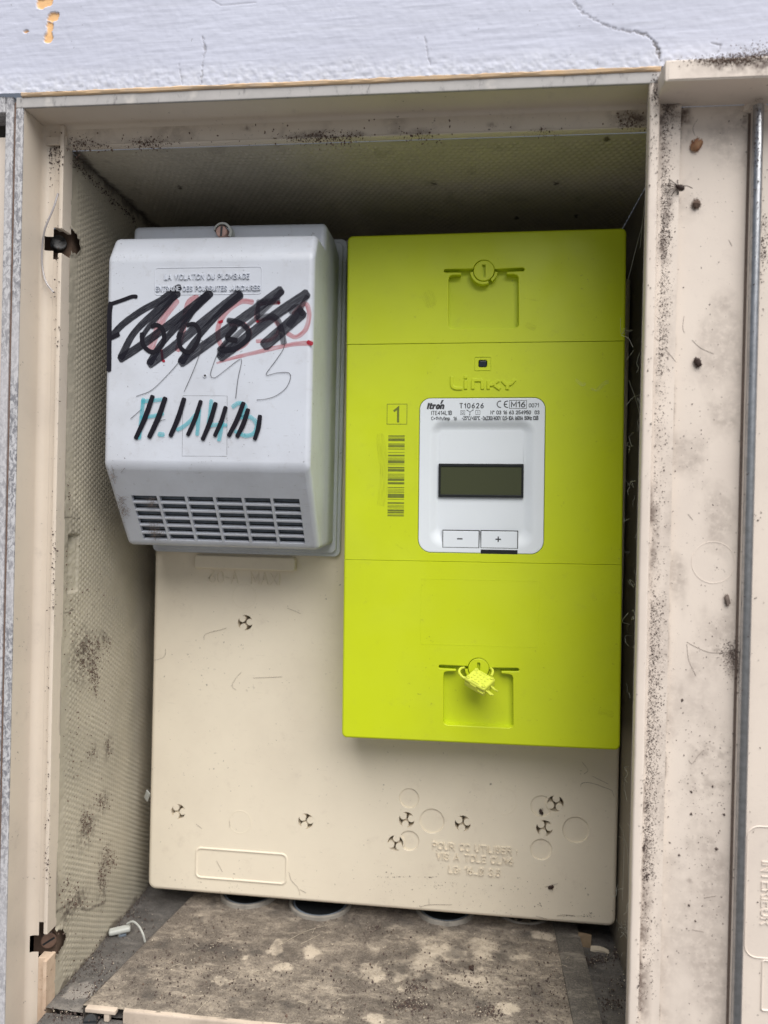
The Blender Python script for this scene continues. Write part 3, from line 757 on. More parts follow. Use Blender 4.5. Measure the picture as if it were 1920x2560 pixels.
# hinge post with a slightly worn, wavy front edge
n = 160; mb = MB(); L = []
for k in range(n+1):
    z = -.36+(.2262+.36)*k/n; a = .00035*(fbm(np.array([k*.25]), np.array([2.]), 3, 13)[0]-.5)+(-.0004 if .2262-z < .01 else 0)
    L.append([(x+a*s-.2, y-.41, z+.36) for x, y, s in ((.0912, .4055, 0), (.0909, .4014, 1), (.0913, .4004, 1), (.0921, .4000, 1), (.0950, .4000, 1), (.0959, .4004, 1), (.0964, .4014, 1), (.0966, .4070, 0), (.0912, .4070, 0))])
mb.loops(L, True) if False else mb.loops(L, False); mb.sharp = 50; obj('hinge_post', mb, M['door'], dr)
mb = db(.0964, .1086, .4062, .420, -.36, .2185, .0010); obj('hinge_strip', mb, M['frame'], dr)
obj('door_panel', db(.1087, .60, .4105, .420, -.36, .2185, .0006), M['door'], dr)
obj('top_flange', db(.0945, .60, .3850, .4104, .2182, .2292, .0012), M['door'], dr)
mb = MB(); zs_ = [.2150, .10, -.05, -.2, -.36]
mb.tube([(.1470-.2, .4050-.41, z+.36) for z in zs_], .00262, 18); rod = obj('lock_rod', mb, M['steel'], dr)
mb = MB(); pts = [(.1470-.2+.0048*math.cos(a), 0, .2150+.36+.0048*math.sin(a)) for a in np.linspace(-.1, math.pi+.1, 14)]
mb.tube(pts, .0016, 8); obj('rod_guide', mb, M['door'], dr)
obj('rod_channel', MB().box(.1438-.2, .1452-.2, .4102-.41, .41045-.41, -.0, .574), flat('rod_channel_shade', (.16, .12, .10), .8), dr, smooth=False)  # dark strip: shade of the groove beside the rod, put into colour
c = df.p(1783, 1406, .4105); obj('moulded_ring', ring_mb(c.x, c.z, .01105, .0008, c.y, .00035, 48), M['door'], dr)
a = df.p(1869, 2064, .4105); b = df.p(1869, 2392, .4105)
obj('label_border', frame_line(rrect(a.x, a.x+.034, b.z, a.z, .006), .0009, a.y, .0004), M['door'], dr)
# mould lettering turned on its side, running off the photograph's edge
a = df.p(1904, 2152, .4105); b = df.p(1904, 2312, .4105)
t = text_mb('INTERIEUR', 0, a.z-b.z, 0, .0062, 0, .0005, .14)
t.v = [(a.x+v[2], a.y-.0005+v[1], a.z-v[0]) for v in t.v]; obj('moulded_lettering', t, M['door'], dr)
a = df.p(1906, 2400, .4105); b = df.p(1906, 2525, .4105)
obj('moulded_recess', frame_line(rrect(a.x, a.x+.02, b.z, a.z, .001), .0012, a.y, .0006), M['door'], dr)

# ================================================================ MOUNTING PANEL
pn = thing('mounting_panel', 'large cream plastic mounting panel behind the meter, with screw holes and moulded text', 'panel', (-.06, .56, ZC-.2885))
pf = Fr(pn); PY = .53; py_ = PY-.56
a = pf.uv(380, 1700, PY)[0]; b = pf.uv(1545, 2100, PY)[0]; zt = .2885+.165
out = rrect(a, b, 0.0005, zt, [.0055, .0055, .003, .003])
def tri_hole(c, R_, an):
    "opening with three arms left between three round lobes"
    d, lr = .62*R_, .44*R_; ph_ = math.acos((R_*R_+d*d-lr*lr)/(2*R_*d)); o = []
    for k in range(3):
        a0 = math.radians(an+120*k); lc = (d*math.cos(a0), d*math.sin(a0))
        p = (R_*math.cos(a0-ph_), R_*math.sin(a0-ph_)); s0 = math.atan2(p[1]-lc[1], p[0]-lc[0]); p = (R_*math.cos(a0+ph_), R_*math.sin(a0+ph_)); s1_ = math.atan2(p[1]-lc[1], p[0]-lc[0])
        while s0 > a0: s0 -= 2*math.pi
        while s1_ > s0: s1_ -= 2*math.pi
        for t in np.linspace(s0, s1_, 13): o.append((c[0]+lc[0]+lr*math.cos(t), c[1]+lc[1]+lr*math.sin(t)))
        for t in np.linspace(a0+ph_, a0+math.radians(120)-ph_, 8)[1:-1]: o.append((c[0]+R_*math.cos(t), c[1]+R_*math.sin(t)))
    return o
tri = [(613, 1556.5, 19.6, 8), (445.7, 2029, 19, 2), (764.3, 2053, 19.4, 12), (1016.6, 2049.5, 19.4, 15), (1156.7, 2058.8, 19.6, 20), (1388.4, 2009, 20, -38), (1361, 2070.8, 20, 14), (988.6, 2108, 19.6, -40)]
holes = []
for (x, y, r, an) in tri:
    c = pf.uv(x, y, PY); holes.append((tri_hole(c, r*PY/FPX, an), .006, .00002, False))
for (x, y, r) in ((1023, 1996, 24.3), (1023, 2102, 24.5), (1079.8, 2053, 30.3), (1439.6, 2075, 31.5), (1353, 2124, 25.5), (1354, 2015.8, 26)):
    c = pf.uv(x, y, PY); R_ = r*PY/FPX
    if (x, y) in ((1023, 2102), (1354, 2015.8)):                 # discs cut into by the screw hole beside them
        h0 = pf.uv(988.6, 2108, PY) if x == 1023 else pf.uv(1388.4, 2009, PY); hr = 22.6*PY/FPX
        o = [p for p in circle(c[0], c[1], R_, 72) if math.hypot(p[0]-h0[0], p[1]-h0[1]) > hr+.0002]
        k = max(range(len(o)), key=lambda i: math.hypot(o[i][0]-o[i-1][0], o[i][1]-o[i-1][1])); o = o[k:]+o[:k]
        p0, p1 = o[-1], o[0]; a0 = math.atan2(p0[1]-h0[1], p0[0]-h0[0]); a1 = math.atan2(p1[1]-h0[1], p1[0]-h0[0])
        da = (a1-a0+math.pi) % (2*math.pi)-math.pi
        o += [(h0[0]+(hr+.0001)*math.cos(a0+da*t/8), h0[1]+(hr+.0001)*math.sin(a0+da*t/8)) for t in range(1, 8)]
        holes.append((o, .0012, .0004, True))
    else: holes.append((circle(c[0], c[1], R_, 40), .0012, .0004, True))
mb = MB().plate(out, py_, -.001, .0028, 4, holes); pl = obj('panel_plate', mb, M['cream'], pn)
for (x, y, r, an) in tri:
    c = pf.uv(x, y, PY); R_ = r*PY/FPX
    mb = MB(); mb.tess([[(p[0], py_+.0058, p[1]) for p in circle(c[0], c[1], R_*1.02, 24)]], Vector((0, -1, 0)))
    sh = obj('screw_hole', mb, M['hole'], pn, smooth=False)
for (x, y, r, hh) in ((610, 1491, 31, .00016), (600, 2055, 29, .00014), (1257.6, 2002.8, 33, .00016)):
    c = pf.uv(x, y, PY); obj('knockout_ring', ring_mb(c[0], c[1], r*PY/FPX, .00055, py_, hh), M['cream'], pn)
x0, x1, z0, z1 = pf.rect(489, 742, 1390, 1424, PY)
obj('raised_tab', MB().plate(rrect(x0, x1, z0, z1, .0022), py_-.0042, py_+.0005, .0013, 3), M['cream'], pn)
x0, x1, z0, z1 = pf.rect(492, 715, 2127, 2201, PY)
x0, z1 = pf.uv(491.5, 2119, PY); x1, z0 = pf.uv(715, 2210, PY)
obj('label_border', frame_line(rrect(x0, x1, z0, z1, .0036), .0018, py_, .0007), M['cream'], pn)
x0, x1, z0, z1 = pf.rect(521, 700, 1430, 1460, PY)
obj('moulded_text', text_mb('60-A  MAXI', x0, x1, z0, z1, py_-.0008, .0009, .11), M['cream'], pn, label='moulded lettering reading 60-A MAXI')
for (s, x0, y0, x1, y1, hh) in (('POUR CC UTILISER :', 1081, 2103.5, 1293, 2133, 18.5), ('VIS A TOLE CLN6', 1090.6, 2130, 1283, 2160, 18.5), ('LG: 16_Ø 3,5', 1121, 2163, 1251, 2189, 19)):
    u0, v0 = pf.uv(x0, y0, PY); u1, v1 = pf.uv(x1, y1, PY); hgt = hh*PY/FPX
    obj('moulded_text', text_mb(s, u0, u1, v0-hgt, v0, py_-.0010, .0011, .125), M['cream'], pn)

# ================================================================ ELECTRICITY METER
mt = thing('electricity_meter', 'lime green smart electricity meter with white display panel', 'meter', (.0105, .5295, ZC-.147), roll=.62)
mf = Fr(mt); MY = .49; my = MY-.5295
c = [mf.uv(*p, MY) for p in ((869, 588), (1567, 571), (1551, 1876), (854, 1845))]
mx0, mx1 = (c[0][0]+c[3][0])/2, (c[1][0]+c[2][0])/2; mz0, mz1 = (c[2][1]+c[3][1])/2, (c[0][1]+c[1][1])/2
s1 = (mf.uv(868, 858, MY)[1]+mf.uv(1562, 856, MY)[1])/2; s2 = (mf.uv(862, 1398, MY)[1]+mf.uv(1557, 1413, MY)[1])/2
def latch(fr, dx, dy):
    "outline (pixels of the upper latch) of slot and pocket with a half round over the lock screw"
    cx, cy = 1209.8, 676.3; o = [(1109.5, 677), (1111, 673.5), (1115, 672.5), (1183.2, 671.6)]
    o += [(cx+26.8*math.cos(a), cy-26.8*math.sin(a)) for a in np.linspace(math.radians(170), math.radians(8), 14)]
    o += [(1305, 669), (1310, 670), (1312, 673.5), (1309, 677.5), (1267, 679.5), (1267, 685), (1285, 685.5), (1293, 688), (1296, 694), (1297, 811), (1294, 817), (1286, 820.5), (1131, 822), (1124, 819), (1121.5, 812), (1121.5, 698), (1124, 690.5), (1131, 687.5), (1153, 686.5), (1153, 681), (1114, 681.3), (1110.5, 680)]
    return [fr(x+dx, y+dy) for x, y in o], fr(cx+dx, cy+dy)
def mk_latch(cover, o0, cz):
    "lock screw with its split collar"
    k = MY/FPX
    mb = MB().plate(circle(o0[0], o0[1], 25.6*k, 40), my+.0001, my+.012, .0005, 2, [(rrect(o0[0]-.0010, o0[0]+.0010, o0[1]-.0040, o0[1]+.0040, .0002, 2), .0022, .0001, True)])
    sc = obj('lock_screw', mb, M['lime'], mt)
    a0, a1, gap0, gap1 = math.radians(-176), math.radians(-6), math.radians(-68), math.radians(-52)
    for b0, b1 in ((a0, gap0), (gap1, a1)):
        t = np.linspace(b0, b1, 14)
        o = [(o0[0]+34*k*math.cos(a), o0[1]+34*k*math.sin(a)) for a in t]+[(o0[0]+27*k*math.cos(a), o0[1]+27*k*math.sin(a)) for a in t[::-1]]
        obj('screw_collar', MB().plate(o, my+.0002, my+.0052, .0003, 2), M['lime'], mt)
r_ = .0034; gp = .00014
lo1, lc1 = latch(lambda x, y: mf.uv(x, y, MY), 0, 0)
off = (mf.uv(1196.6, 1671.8, MY)[0]-lc1[0], mf.uv(1196.6, 1671.8, MY)[1]-lc1[1])
lo2 = [(x+off[0], z+off[1]) for x, z in lo1]; lc2 = (lc1[0]+off[0], lc1[1]+off[1])
up = MB().plate(rrect(mx0, mx1, s1+gp, mz1, [.0004, .0004, r_, r_]), my, 0, .0014, 3, [(lo1, .0052, .0004, True)], seams=(s1,))
obj('upper_cover', up, M['lime'], mt); mk_latch(None, lc1, 0)
lw_ = MB().plate(rrect(mx0, mx1, mz0, s2-gp*.4, [r_, r_, .0004, .0004]), my, 0, .0014, 3, [(lo2, .0052, .0004, True)], seams=(s2,))
obj('lower_cover', lw_, M['lime'], mt); mk_latch(None, lc2, 0)
# display panel outline
d = mf.rect(1047.5, 1361, 995, 1383, MY); dx0, dx1, dz0, dz1 = d
dout = rrect(dx0, dx1, dz0, dz1, [.0085, .0085, .0072, .0072], 8)
ledo = mf.rect(1196, 1218, 899.6, 918, MY)
x0, x1, z0, z1 = mf.rect(1187, 1227, 892, 925.5, MY)
bd = MB().plate(rrect(mx0+.0001, mx1-.0001, s2, s1, .0003), my+.00015, 0, .0013, 3, [(inset(dout, -.00028), .0030, .0002, True), (rrect(*ledo, .0012), .003, .0002, True)], seams=(s1, s2))
body = obj('meter_body', bd, M['lime'], mt)
obj('led_border', frame_line(rrect(x0, x1, z0, z1, .0008), .0005, my+.00015, .0004), M['lime'], mt)
obj('led_window', MB().plate(rrect(*[v+s for v, s in zip(ledo, (.0002, -.0002, .0002, -.0002))], .0010), my+.0006, my+.003, .0006, 3), M['led'], mt)
# moulded logo: five letters drawn as rounded raised strokes
def stroke_plate(px, w):
    P = smooth_line([Vector(mf.uv(x, y, MY)) for x, y in px], .0006); n = len(P); Lf, Rt = [], []
    for i, p in enumerate(P):
        t = (P[min(i+1, n-1)]-P[max(i-1, 0)]).normalized(); nn = Vector((-t.y, t.x))*w/2; Lf.append(p+nn); Rt.append(p-nn)
    return [(q.x, q.y) for q in Rt+Lf[::-1]]
letters = [[[(1129.5, 941), (1129.5, 961), (1133, 968), (1141, 971), (1156, 971)]], [[(1164, 950), (1164, 973)], [(1160, 943), (1168, 943)]],
           [[(1182, 973), (1182, 953), (1185, 950)], [(1180, 950.5), (1200, 950.5), (1205, 953), (1206, 958), (1206, 973)]],
           [[(1221, 951), (1221, 973)], [(1223, 962), (1232, 961), (1246, 950.5)], [(1236, 963), (1250, 973)]], [[(1256, 951), (1264, 960), (1270, 962)], [(1287, 949), (1278, 959), (1270, 962), (1268, 974)]]]
for Lt in letters:
    mb = MB()
    for k, st in enumerate(Lt): mb.plate(stroke_plate(st, .0021), my-.0007-.00003*k, my+.0004, .00035, 2)
    obj('logo_letter', mb, M['lime'], mt)
pr = my+.00008                                          # printing lies just on the body face
def printed(s, x0, x1, y0, y1, yy=None, bold=.0, shear=0, mat='ink'):
    r = mf.rect(x0, x1, y0, y1, MY)
    return obj('printed_text', text_mb(s, *r, (my+.0001 if yy is None else yy), 0, bold, shear, flat_=True), M[mat], mt, smooth=False)
printed('1', 983, 998, 1016.5, 1057, pr, .14, 0, 'ink_green')
x0, x1, z0, z1 = mf.rect(967, 1018, 1009.5, 1061, MY)
mb = MB(); t = .00035
for q in ((x0, x1, z0, z0+t), (x0, x1, z1-t, z1), (x0, x0+t, z0+t, z1-t), (x1-t, x1, z0+t, z1-t)): mb.box(q[0], q[1], pr, pr+.00008, q[2], q[3])
obj('printed_border', mb, M['ink_green'], mt, smooth=False)
mb = MB(); bars = [(333, 341), (347, 351), (354, 370), (386, 392), (396, 408), (413, 415), (420, 424), (442, 445), (458, 469), (478, 481), (486, 489), (494, 514), (522, 525), (538, 547), (551, 567), (582, 586), (593, 597), (602, 606), (611, 628), (636, 650), (668, 673), (680, 683), (690, 693), (698, 703), (711, 738), (746, 749), (766, 776), (784, 787), (793, 797), (802, 805), (813, 826), (829, 837), (842, 845), (850, 857)]
for b0, b1 in bars:
    y0, y1 = 960+b0/2.592, 960+b1/2.592; xc = 991.3-(y0-1088)*.011
    r = mf.rect(xc-20.5, xc+20.5, y0, y1, MY); mb.box(r[0], r[1], pr, pr+.00008, r[2], r[3])
obj('printed_barcode', mb, M['ink_green'], mt, smooth=False)
x0, z1 = mf.uv(1053, 1447, MY); x1, z0 = mf.uv(1346, 1619, MY)
obj('moulded_line', frame_line(rrect(x0, x1, z0, z1, .001), .0003, my, .00010), M['lime'], mt)
# display panel: dished face with the screen and two keys
dp = MB(); top = my+.0002
in1 = rrect(*mf.rect(1072, 1338, 1047, 1371, MY), .010, 8); in2 = rrect(*mf.rect(1097, 1309, 1074, 1326, MY), .0026, 8)
scr = rrect(*mf.rect(1096, 1309.5, 1159, 1243.5, MY), .0004, 2)
lp = [[(p[0], my+.0030, p[1]) for p in dout], [(p[0], top+.0005, p[1]) for p in dout], [(p[0], top+.00015, p[1]) for p in inset(dout, .00015)], [(p[0], top, p[1]) for p in inset(dout, .0005)]]
dp.loops(lp)
keys = [mf.rect(1106.7, 1197, 1326.5, 1369, MY), mf.rect(1202, 1293.8, 1327.5, 1370.5, MY)]
slot = mf.rect(1201.6, 1294, 1374.5, 1384.5, MY)
N_ = 10; ring = []
for k in range(N_+1):
    t = k/N_; e = t*t*(3-2*t); ring.append([((1-t)*a[0]+t*b[0], top+.0026*e, (1-t)*a[1]+t*b[1]) for a, b in zip(in1, in2)])
dp.loops(ring)
dp.tess([[(p[0], top, p[1]) for p in inset(dout, .0005)], ring[0]], Vector((0, -1, 0)))
dp.tess([ring[-1], [(p[0], top+.0026, p[1]) for p in scr]], Vector((0, -1, 0)))
dp.wn = True; dp.sharp = 30
disp = obj('display_panel', dp, M['white'], mt)
for k in keys: obj('key_gap', MB().box(k[0]-.00012, k[1]+.00040, top-.00003, top+.0026, k[2]-.00012, k[3]+.00040), M['black'], disp, smooth=False)
for k, sgn in zip(keys, '−+'):
    kb = obj('key', MB().plate(rrect(k[0]+.0002, k[1]-.0001, k[2]+.0001, k[3]-.0002, .0003, 2), top-.0003, top+.0024, .0003, 2), M['white'], disp)
    cx, cz = (k[0]+k[1])/2-.0006, (k[2]+k[3])/2+.0002
    s = MB().box(cx-.0018, cx+.0018, top-.00038, top-.0003, cz-.00042, cz+.00042)
    if sgn == '+': s.box(cx-.0004, cx+.0004, top-.00039, top-.0003, cz-.0018, cz+.0018)
    obj('key_sign', s, M['ink'], disp, smooth=False)
obj('key_slot', MB().box(slot[0], slot[1], top-.00005, top+.0005, slot[2]-.0002, slot[3]), M['black'], disp, smooth=False)  # black bar for the slot below the plus key
a = mf.rect(1101, 1304.5, 1166, 1237, MY); b = mf.rect(1096, 1309.5, 1159, 1243.5, MY)
sf = MB().plate(rrect(*b, .0004, 2), top+.0008, top+.003, .0002, 2, [(rrect(*a, .0003, 2), .0010, .0001, True)])
obj('screen_bezel', sf, M['black'], disp)
obj('screen_glass', MB().plate(rrect(a[0]+.00002, a[1]-.00002, a[2]+.00002, a[3]-.00002, .0003, 2), top+.0014, top+.0017, .0001, 1), M['lcd'], disp)
ty = top-.00009
def pr2(s, x0, x1, y0, y1, bold=.14, shear=0, gap=.24):
    r = mf.rect(x0, x1, y0, y1, MY); return obj('printed_text', text_mb(s, *r, ty, 0, bold, shear, gap, flat_=True), M['ink'], disp, smooth=False)
pr2('Itron', 1067, 1110, 1006.5, 1023.5, .27, .22, .30)
mb = MB(); q = [mf.uv(x, y, MY) for x, y in ((1104.5, 1000), (1109.5, 1000), (1104.5, 1009.5), (1100.5, 1009.5))]
mb.add([(p[0], ty, p[1]) for p in q], [(0, 1, 2, 3)]); obj('logo_accent', mb, M['ink'], disp, smooth=False)
pr2('T10626', 1148.5, 1209.5, 1007.5, 1021, .16, 0, .42)
for cx in (1251, 1268.5):                                   # the two halves of the conformity mark
    c = mf.uv(cx, 1010.5, MY); rr_ = .0024; mb = MB()
    t = np.linspace(math.radians(78), math.radians(282), 20)
    o = [(c[0]+rr_*math.cos(a), c[1]+rr_*math.sin(a)) for a in t]+[(c[0]+(rr_-.00062)*math.cos(a), c[1]+(rr_-.00062)*math.sin(a)) for a in t[::-1]]
    mb.tess([[(p[0], ty, p[1]) for p in o]], Vector((0, -1, 0)))
    if cx > 1260: mb.box(c[0]-.0022, c[0]-.0002, ty, ty+.00008, c[1]-.0003, c[1]+.0003)
    obj('conformity_mark', mb, M['ink'], disp, smooth=False)
pr2('M16', 1277.5, 1313.5, 1003.5, 1018.5, .16)
x0, x1, z0, z1 = mf.rect(1273, 1317, 1000.5, 1021.5, MY); mb = MB(); t = .00028
for q in ((x0, x1, z0, z0+t), (x0, x1, z1-t, z1), (x0, x0+t, z0+t, z1-t), (x1-t, x1, z0+t, z1-t)): mb.box(q[0], q[1], ty, ty+.00008, q[2], q[3])
obj('printed_border', mb, M['ink'], disp, smooth=False)
pr2('0071', 1322, 1347, 1008, 1018.5); pr2('ITE414L1B', 1078, 1130, 1027, 1037.5)
pr2('N° 03 16 63 254950  03', 1226, 1349, 1026, 1036, .17)
pr2('C=1Wh/Imp  16', 1078, 1142.5, 1041.5, 1050.5, .15); pr2('-25°C/+55°C -3x230/400V 0,5-10A (60)A 50Hz Cl.B', 1154.5, 1346, 1040, 1050, .15)
def sqr(mb, x0, x1, y0, y1, t=.00022):
    x0, x1, z0, z1 = mf.rect(x0, x1, y0, y1, MY)
    for q in ((x0, x1, z0, z0+t), (x0, x1, z1-t, z1), (x0, x0+t, z0+t, z1-t), (x1-t, x1, z0+t, z1-t)): mb.box(q[0], q[1], ty, ty+.00008, q[2], q[3])
mb = MB(); sqr(mb, 1151, 1162.5, 1026, 1037); sqr(mb, 1154, 1159.5, 1028.8, 1034.2); sqr(mb, 1189, 1200.5, 1025.5, 1036.5)
r = mf.rect(1194.2, 1195.4, 1028, 1034, MY); mb.box(r[0], r[1], ty, ty+.00008, r[2], r[3])
cc = mf.uv(1175, 1030, MY)
for (x, y) in ((1168, 1025.5), (1182.5, 1025), (1174.5, 1037)):
    p = mf.uv(x, y, MY); d_ = Vector((p[0]-cc[0], p[1]-cc[1])); nn = Vector((-d_.y, d_.x)).normalized()*.00016
    mb.add([(cc[0]+nn.x, ty, cc[1]+nn.y), (cc[0]-nn.x, ty, cc[1]-nn.y), (p[0]-nn.x, ty, p[1]-nn.y), (p[0]+nn.x, ty, p[1]+nn.y)], [(0, 1, 2, 3)])
    mb.add([(q[0], ty, q[1]) for q in circle(p[0], p[1], .0004, 10)], [tuple(range(10))])
obj('printed_symbols', mb, M['ink'], disp, smooth=False)
M['scuff'] = ink('pale_scuff', (.70, .74, .45), .0, .42, True, .42, .70); M['rub'] = ink('dark_rub', (.18, .19, .03), .0, .38, True, .45, .72)
for L, w_, m_, yo in (([(1440, 950), (1456, 962), (1462, 958)], .0022, 'scuff', .00005), ([(1494, 976), (1508, 960), (1520, 955)], .0026, 'scuff', .00005), ([(1478, 972), (1490, 978)], .0016, 'scuff', .00005), ([(950, 1090), (960, 1180), (953, 1260)], .006, 'rub', .00005),
                      ([(1310, 745), (1345, 752)], .0009, 'rub', -.00003), ([(1318, 812), (1336, 820)], .0040, 'rub', -.00003), ([(1068, 735), (1078, 760)], .008, 'rub', -.00003), ([(990, 1360), (1006, 1372)], .0010, 'rub', .00005), ([(1500, 1780), (1530, 1786)], .0045, 'rub', -.00003)):
    obj('scuff_mark', ribbon([mf.uv(x, y, MY) for x, y in L], w_, my+yo), M[m_], mt, smooth=False)
# security seal hanging on the lower lock screw
sp = at(1200, 1695, .4790)
sl = thing('security_seal', 'small yellow plastic security seal hanging on the lower lock screw of the lime meter', 'seal', sp)
su, sv = Vector((13.4, -8.0, -5.4)).normalized(), Vector((8.0, 9.9, 5.2)); sv = (sv-su*sv.dot(su)).normalized(); sw = su.cross(sv)
sl.rotation_euler = Matrix((su, sv, sw)).transposed().to_euler()
mb = MB().rbox(-.0080, .0080, -.0066, .0066, -.0030, 0, .0014, 3); obj('seal_lid', mb, M['lime_light'], sl)
mb = MB().rbox(-.0078, .0078, -.0064, .0064, -.0070, -.0027, .0012, 3).rbox(-.0030, .0020, -.0070, -.0060, -.0056, -.0018, .0003).rbox(.0030, .0072, -.0069, -.0060, -.0050, -.0040, .0003)
obj('seal_body', mb, M['lime_light'], sl)
mb = MB()
for i in range(4):
    for j in range(3): mb.ball((-.0042+.0028*i, -.0030+.0028*j, -.0001), (.0009, .0009, .0009), None, 8, 5)
mb.rbox(-.0030, .0030, .0046, .0055, -.0004, .0004, .0002).rbox(-.0030, .0030, -.0056, -.0047, -.0004, .0004, .0002)
obj('seal_bead', mb, M['lime_light'], sl, kind='stuff')
for sx in (-1, 1):
    for sy in (-1, 1): obj('seal_stud', ring_mb2(sx*.0060, sy*.0046, .0011, .0006), M['lime_light'], sl)
for k, (yy, zz) in enumerate(((-.0040, -.0030), (-.0012, -.0052), (.0014, -.0028), (.0036, -.0050))):
    mb = MB(); mb.tube([(.0074, yy, zz), (.0100, yy-.0004, zz-.0003*k), (.0122, yy-.0006, zz-.0006)], .00055, 6); obj('seal_wire_end', mb, M['lime_light'], sl)
inv = (Matrix.Translation(sl.location) @ sl.rotation_euler.to_matrix().to_4x4()).inverted()
for px in (((1168, 1697, .480), (1156, 1692, .481), (1148, 1681, .484), (1151, 1672, .487), (1160, 1669, .491)), ((1228, 1690, .481), (1232, 1681, .484), (1230, 1673, .488), (1224, 1671, .492))):
    mb = MB(); mb.tube(smooth_line([inv @ at(*q) for q in px], .0006), .00085, 8); obj('seal_loop', mb, M['lime_light'], sl)
# ================================================================ FUSE BOX COVER
fb = thing('fuse_box', 'grey plastic fuse box cover with vent grille, covered in black, red and blue marker scribble', 'fuse box', (-.16, .5295, ZC-.0348))
ff = Fr(fb); FY = .44
fx0 = sum(ff.uv(x, y, FY)[0] for x, y in ((268.5, 680), (256, 1150)))/2; fx1 = sum(ff.uv(x, y, FY)[0] for x, y in ((787, 680), (774, 1150)))/2
zc1 = ff.uv(520, 1166, FY)[1]; zc2 = ff.uv(530, 641, FY)[1]; zt = ff.uv(540, 590.5, .449)[1]; zs = ff.uv(560, 561.5, .475)[1]; zb = ff.uv(580, 1369, .476)[1]
prof = [(.5270, zb+.0015), (.476, zb), (FY, zc1), (FY, zc2), (.449, zt), (.4735, zt+.001), (.4745, zs), (.505, zs+.0015), (.5270, zs-.004)]
bm = bmesh.new()
A = [bm.verts.new((fx0, y-.5295, z)) for y, z in prof]; B = [bm.verts.new((fx1, y-.5295, z)) for y, z in prof]; n = len(prof)
bm.faces.new(A); bm.faces.new(B[::-1])
for i in range(n): bm.faces.new((A[i], B[i], B[(i+1) % n], A[(i+1) % n]))
bmesh.ops.recalc_face_normals(bm, faces=bm.faces[:])
ed = [e for e in bm.edges if e.is_convex and not (abs(e.verts[0].co.y-(.527-.5295)) < 1e-6 and abs(e.verts[1].co.y-(.527-.5295)) < 1e-6)]
bmesh.ops.bevel(bm, geom=ed, offset=.0036, segments=5, profile=.5, affect='EDGES')
bm.faces.ensure_lookup_table()
sn = Vector((0, -(zc1-zb), -(.476-FY))).normalized()
slant = max((f for f in bm.faces if f.normal.dot(sn) > .985), key=lambda f: f.calc_area())
loop = [v.co.copy() for v in slant.verts]; so = slant.calc_center_median().copy(); sn = slant.normal.copy()
bmesh.ops.delete(bm, geom=[slant], context='FACES_ONLY')
bm.verts.index_update(); mb = MB(); mb.add([v.co.copy() for v in bm.verts], [[v.index for v in f.verts] for f in bm.faces]); bm.free()
def on_slant(x, y):
    o = ff.inv @ Vector((0, 0, ZC)); d = (ff.inv.to_3x3() @ (at(x, y, 1)-Vector((0, 0, ZC))))
    return o+d*((so-o).dot(sn)/d.dot(sn))
c4 = [on_slant(*p) for p in ((322.8, 1238.6), (746, 1247), (766, 1369.7), (367, 1359))]
ex = Vector((1, 0, 0)); ez = sn.cross(ex).normalized(); ez = ez if ez.z > 0 else -ez
gx0 = ((c4[0]-so).dot(ex)+(c4[3]-so).dot(ex))/2; gx1 = ((c4[1]-so).dot(ex)+(c4[2]-so).dot(ex))/2
gz1 = ((c4[0]-so).dot(ez)+(c4[1]-so).dot(ez))/2; gz0 = ((c4[3]-so).dot(ez)+(c4[2]-so).dot(ez))/2
lim = min((v-so).dot(ez) for v in loop); gz0 = max(gz0, lim+.0012)
NC, NR = 6, 6; bx, bz = .0017, .0012; cw = (gx1-gx0-bx*(NC-1))/NC; ch = (gz1-gz0-bz*(NR-1))/NR
rings = [loop]
def sp3(x, z, dpt=0): return so+ex*x+ez*z-sn*dpt
slats = MB()
for r in range(NR):
    for k in range(NC):
        x0 = gx0+k*(cw+bx); z0 = gz0+r*(ch+bz); hq = [(x0, z0), (x0+cw, z0), (x0+cw, z0+ch), (x0, z0+ch)]
        f_ = [sp3(x, z) for x, z in hq]; rings.append(f_); mb.loops([f_, [sp3(x, z, .0026) for x, z in hq]])
    z0 = gz0+r*(ch+bz)-.0004
    slats.add([sp3(gx0-.001, z0, .0042), sp3(gx1+.001, z0, .0042), sp3(gx1+.001, z0+ch*.52, .0050), sp3(gx0-.001, z0+ch*.52, .0050), sp3(gx0-.001, z0+ch*.52, .0066), sp3(gx1+.001, z0+ch*.52, .0066)], [(0, 1, 2, 3), (3, 2, 5, 4)])
mb.tess(rings, sn); mb.sharp = 38
shell = obj('cover_shell', mb, M['grey'], fb)
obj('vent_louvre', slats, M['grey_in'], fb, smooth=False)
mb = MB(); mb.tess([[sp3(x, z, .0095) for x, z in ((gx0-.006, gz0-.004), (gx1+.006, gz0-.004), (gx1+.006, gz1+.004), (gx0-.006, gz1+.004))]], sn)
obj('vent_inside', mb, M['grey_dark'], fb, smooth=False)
# base flange
q = [ff.uv(*p, .527) for p in ((866, 598), (853.5, 1392), (379, 1372))]
xl = q[2][0]+.0; xr = (q[0][0]+q[1][0])/2; fz0 = q[1][1]; fz1 = q[0][1]
obj('base_flange', MB().plate(rrect(xl+.001, xr, fz0, fz1, .0045), -.0035, -.0002, .0008, 2).plate(rrect(xl+.003, xr-.0026, fz0+.0026, fz1-.003, .004), -.0060, -.0034, .0008, 2), M['grey'], fb)
